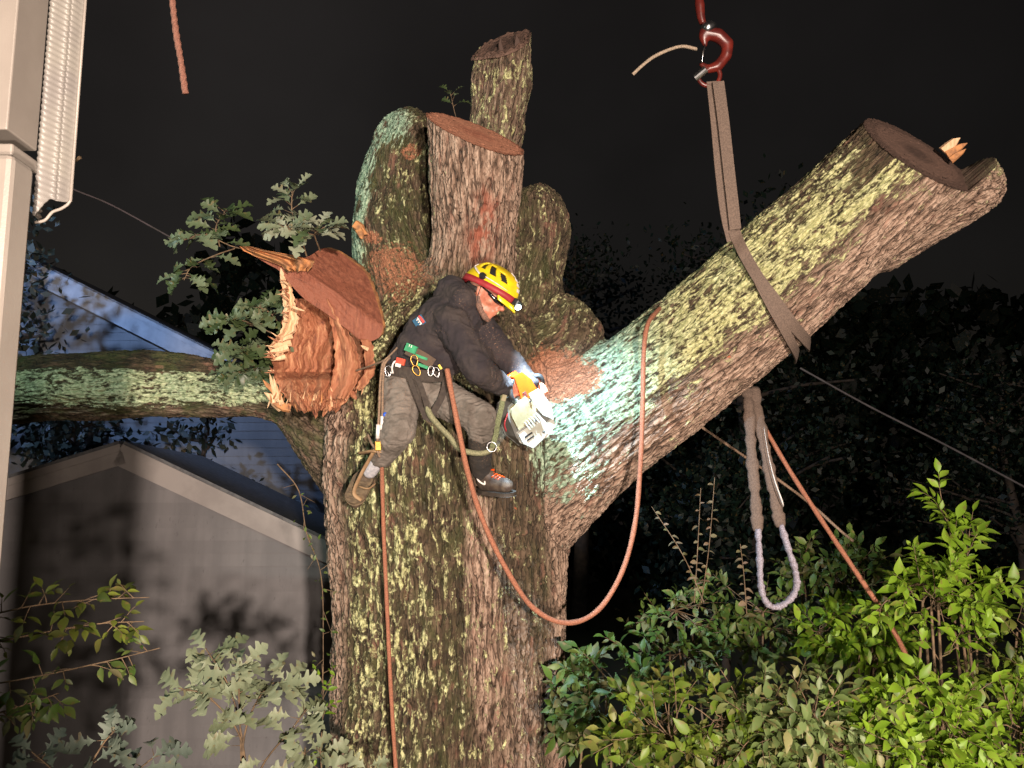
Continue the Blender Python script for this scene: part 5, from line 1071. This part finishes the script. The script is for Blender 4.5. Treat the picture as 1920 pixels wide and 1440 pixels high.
# ------------------------------------------------------------------ ropes on the climber
def rope_mat(name, c1, c2):
    g = G(name); o = g.obj; n = g.noise(o, 160, 2); g.set(Base_Color=g.mix(g.ss(n, .4, .6), c1, c2), Roughness=.85); g.bump(g.noise(o, 320, 2), .6, .003); return g.m
OR_ = rope_mat('orange_rope', (.34, .135, .075), (.22, .085, .05)); GR = rope_mat('grey_green_rope', (.24, .23, .13), (.14, .14, .08)); GW = rope_mat('olive_webbing', (.16, .18, .09), (.09, .10, .05))
DK = rope_mat('brown_sling', (.15, .105, .08), (.10, .07, .055)); LV = rope_mat('lavender_sling', (.34, .31, .36), (.20, .17, .19)); TW = rope_mat('brown_cord', (.26, .17, .11), (.15, .10, .07))
def rope(name, label, pts, r, mat, cat='rope', group=None, strands=3, pitch=.05):
    P = [tuple(W(*p)) for p in pts]; o = link(name, rope_mesh(name, P, r, strands, pitch), mat); return tag(o, label, cat, group)
rope('climbing_rope', 'orange climbing rope in a deep loop from his harness up over the right limb', [(838, 692, 3.93), (848, 745, 3.90), (862, 815, 3.88), (878, 890, 3.93), (905, 975, 3.98), (948, 1065, 4.02), (1000, 1140, 4.06), (1062, 1168, 4.12), (1120, 1145, 4.22), (1165, 1075, 4.30), (1190, 985, 4.36), (1200, 880, 4.40), (1205, 760, 4.42), (1207, 660, 4.45), (1214, 610, 4.50), (1228, 588, 4.62), (1240, 578, 4.78), (1250, 590, 5.0), (1255, 640, 5.14)], .0125, OR_, strands=16, pitch=.2)
rope('climbing_line', 'thin orange line hanging straight down the front of the trunk at its left', [(712, 835, 3.98), (716, 880, 4.08), (718, 960, 4.16), (722, 1060, 4.20), (727, 1170, 4.22), (732, 1280, 4.22), (738, 1380, 4.22), (742, 1440, 4.20), (750, 1560, 4.2)], .0105, OR_, strands=16, pitch=.2)
fl = thing('split_tail', WV(714, 760, 3.99), 'pair of thin cords with white sleeves hanging from his belt to a gold ascender', 'cord')
link('cord', rope_mesh('cord', [tuple(W(*p)) for p in [(730, 668, 4.02), (718, 682, 4.0), (713, 720, 3.97), (711, 770, 3.96), (709, 800, 3.96), (707, 834, 3.98)]], .0058), TW, fl)
link('cord', rope_mesh('cord', [tuple(W(*p)) for p in [(731, 670, 4.02), (721, 684, 4.0), (718, 720, 3.97), (717, 770, 3.96), (716, 800, 3.96), (713, 834, 3.98)]], .0058), TW, fl)
link('cord', rope_mesh('cord', [tuple(W(*p)) for p in [(755, 640, 4.08), (742, 655, 4.04), (722, 674, 4.0), (700, 684, 4.1), (668, 695, 4.3)]], .0045), TW, fl)
link('sleeve', tube('sleeve', [WV(717, 780, 3.955), WV(716, 806, 3.955)], .0095, 8), WHT, fl); link('sleeve', tube('sleeve', [WV(709, 796, 3.955), WV(708, 822, 3.955)], .0095, 8), WHT, fl)
link('bead', blob('bead', [(WV(722, 777, 3.95), .012, WV(722, 778, 3.95), .012)], .005, 1), simple('blue_bead', (.02, .09, .5), (.02, .07, .4), 20, .4), fl)
ac = link('ascender', box('ascender', (.045, .03, .016), frame_at(WV(709, 836, 3.96), UP, -FW), .004), GOLD, fl)
link('foot_cord', rope_mesh('foot_cord', [tuple(W(*p)) for p in [(690, 815, 4.05), (697, 832, 4.0), (707, 845, 3.97), (712, 858, 3.98)]], .006), TW, fl)
rope('positioning_lanyard', 'frayed grey-green lanyard hanging below his thighs', [(800, 762, 3.95), (808, 780, 3.95), (822, 797, 3.96), (842, 818, 3.97), (858, 838, 3.98), (872, 846, 3.98), (900, 850, 4.0), (918, 845, 4.02), (924, 836, 4.04)], .0125, GR, strands=5, pitch=.03)
wb = strap('saw_strap', [WV(944, 742, 3.95), WV(940, 765, 3.94), WV(934, 790, 3.95), WV(930, 815, 3.98), WV(923, 838, 4.0)], .024, GW, None, .005); tag(wb, 'olive webbing strap between the saw and the lanyard ring', 'strap')
rg = tag(link('lanyard_ring', tube('lanyard_ring', [WV(922 + 9 * math.cos(t), 838 + 9 * math.sin(t), 3.99) for t in np.linspace(0, 2 * math.pi, 17)], .0028, 6, 2), STEEL), 'steel ring joining the frayed lanyard and the olive strap', 'ring')
# ------------------------------------------------------------------ crane hook and slings
RED = simple('red_hook_paint', (.14, .016, .010), (.07, .01, .008), 15, .35, .1, 80)
HK = thing('crane_hook', WV(1325, 60, 4.5), 'red crane hook with bright swivel hanging from above, holding the slings', 'hook')
link('load_line', tube('load_line', [WV(1300, -420, 4.5), WV(1308, -100, 4.5), WV(1311, 8, 4.5)], .016, 10, curve=False), RED, HK)
link('socket', tube('socket', [WV(1310, -10, 4.5), WV(1312, 10, 4.5), WV(1314, 30, 4.5), WV(1318, 44, 4.5)], [.020, .026, .022, .018], 12), RED, HK)
link('swivel', blob('swivel', [(WV(1327, 52, 4.49), .036, WV(1333, 50, 4.49), .030)], .008, 1), STEEL, HK)
link('hook_body', blob('hook_body', [(WV(1322, 62, 4.5), .034, WV(1346, 66, 4.5), .038), (WV(1346, 66, 4.5), .038, WV(1364, 82, 4.5), .034), (WV(1364, 82, 4.5), .034, WV(1362, 104, 4.5), .032), (WV(1362, 104, 4.5), .030, WV(1346, 124, 4.5), .030), (WV(1346, 124, 4.5), .030, WV(1328, 130, 4.5), .024), (WV(1328, 130, 4.5), .022, WV(1314, 120, 4.5), .014), (WV(1318, 68, 4.5), .026, WV(1322, 84, 4.5), .016)], .009, 3, 1), RED, HK)
link('latch', tube('latch', [WV(1322, 84, 4.47), WV(1318, 100, 4.46), WV(1316, 118, 4.47)], .008, 8, flat=.5), STEEL, HK)
bolt = bmesh.new(); bmesh.ops.create_cone(bolt, cap_ends=True, segments=14, radius1=.020, radius2=.020, depth=.07, matrix=Matrix.Translation(WV(1314, 138, 4.47)) @ Vector(tuple(RT * .7 + UP * .5 - FW * .4)).to_track_quat('Z', 'Y').to_matrix().to_4x4()); link('shackle_pin', bm_mesh('shackle_pin', bolt), STEEL, HK)
link('shackle', tube('shackle', [WV(1306, 142, 4.5), WV(1318, 158, 4.5), WV(1340, 160, 4.5), WV(1350, 142, 4.5), WV(1344, 124, 4.5)], .012, 10), RED, HK)
SLM = DK
def sling(label, pts, w, name='sling', mats=SLM, group='brown lifting slings on the right limb', t=.006):
    o = strap(name, [WV(*p) for p in pts], w, mats, None, t); me = o.data
    return tag(o, label, 'sling', group)
sling('left lifting sling strand running from the crane hook down to the limb', [(1334, 154, 4.50), (1342, 230, 4.48), (1350, 320, 4.46), (1360, 400, 4.45), (1372, 452, 4.46)], .056, t=.010)
sling('right lifting sling strand from the crane hook, overlapping the left one', [(1346, 154, 4.47), (1356, 230, 4.45), (1366, 320, 4.43), (1374, 390, 4.42), (1378, 430, 4.43)], .060, t=.010)
rl = lambda t: 4.83 - 0.345 * math.sqrt(max(0, 1 - t * t)) - 0.020
sling('upper choker strand laid diagonally over the right limb', [(1374, 420, 4.50), (1378, 440, 4.45), (1394, 475, rl(-.55)), (1420, 520, rl(-.25)), (1450, 560, rl(.1)), (1485, 608, rl(.5)), (1512, 640, rl(.93)), (1516, 650, 4.95)], .062, t=.010)
sling('lower choker strand forking away under the upper one', [(1412, 508, rl(-.3) + .005), (1436, 556, rl(0.0)), (1460, 600, rl(.3)), (1482, 640, rl(.68)), (1492, 662, rl(.96)), (1492, 674, 4.95)], .050, t=.009)
# soft loop hanging below the limb
lp = thing('sling_loop', WV(1450, 1130, 4.7), 'long soft sling loop hanging below the right limb, its lower half lavender grey', 'sling')
def lumpy(name, pts, r, mat, parent, flat=.6):
    P = catmull([tuple(W(*p)) for p in pts], 10); n = len(P); rr = np.array([r * (1 + .22 * math.sin(i * .9) * math.sin(i * .37) + .10 * math.sin(i * 2.3)) for i in range(n)])
    V, F = tube_vf(P, rr, 10, flat); return link(name, pymesh(name, V, F, True), mat, parent)
lumpy('strand', [(1400, 730, 4.95), (1404, 770, 4.82), (1409, 850, 4.70), (1416, 930, 4.62), (1421, 996, 4.58)], .030, DK, lp)
lumpy('strand', [(1414, 728, 4.95), (1424, 790, 4.80), (1438, 860, 4.69), (1452, 930, 4.62), (1464, 988, 4.58)], .031, DK, lp)
lumpy('loop_end', [(1421, 992, 4.58), (1424, 1040, 4.55), (1426, 1090, 4.54), (1432, 1120, 4.53), (1446, 1137, 4.53), (1466, 1135, 4.53), (1486, 1118, 4.53), (1494, 1095, 4.54), (1490, 1065, 4.55), (1480, 1035, 4.55), (1464, 984, 4.58)], .027, LV, lp)
link('label_tail', tube('label_tail', [WV(1432, 800, 4.72), WV(1440, 850, 4.64), (WV(1452, 900, 4.58)), WV(1466, 940, 4.55), WV(1468, 950, 4.57)], [.004, .006, .010, .013, .004], 6, flat=.3), WHT, lp)
rope('tag_line', 'taut orange rope running from under the limb down right into the bright shrub', [(1400, 735, 5.0), (1412, 762, 4.9), (1470, 865, 4.7), (1540, 975, 4.5), (1610, 1080, 4.3), (1660, 1155, 4.2), (1700, 1230, 4.1)], .0125, OR_, strands=16, pitch=.2)
rope('brown_cord', 'thin brown cord passing behind the hanging slings, down to the dim shrub', [(1300, 790, 5.6), (1380, 845, 5.6), (1460, 900, 5.5), (1520, 945, 5.5), (1570, 990, 5.4), (1600, 1015, 5.4)], .009, TW)
rope('hanging_rope_end', 'short reddish rope end hanging into view at the top left', [(310, -120, 3.8), (322, -10, 3.8), (330, 60, 3.8), (340, 120, 3.8), (348, 178, 3.8)], .0135, rope_mat('reddish_rope', (.30, .13, .09), (.2, .085, .06)), pitch=.11)
rope('hook_tail', 'short light rope tail sticking out left of the crane hook', [(1306, 92, 4.5), (1280, 87, 4.46), (1255, 93, 4.44), (1225, 107, 4.42), (1203, 124, 4.4), (1185, 141, 4.4)], .0085, rope_mat('pale_rope', (.40, .30, .22), (.22, .18, .13)), pitch=.03)
rope('service_wire', 'thin grey utility wire sloping down at the right edge', [(1500, 690, 9.0), (1630, 762, 9.0), (1780, 838, 9.0), (1990, 950, 9.0)], .011, simple('grey_wire', (.07, .065, .07), (.05, .045, .05), 10, .6), 'wire')
rope('dark_wire', 'faint dark wire from the house corner to the leafy twig', [(60, 320, 7.0), (140, 356, 7.0), (210, 385, 7.0), (320, 445, 7.0)], .007, simple('dark_wire', (.10, .08, .09), (.07, .06, .06), 10, .6), 'wire')
rope('broken_twig', 'small bare twig poking out from behind the gutter piece', [(110, 310, 1.75), (135, 303, 1.72), (152, 294, 1.7)], .0035, TWIG, 'twig')
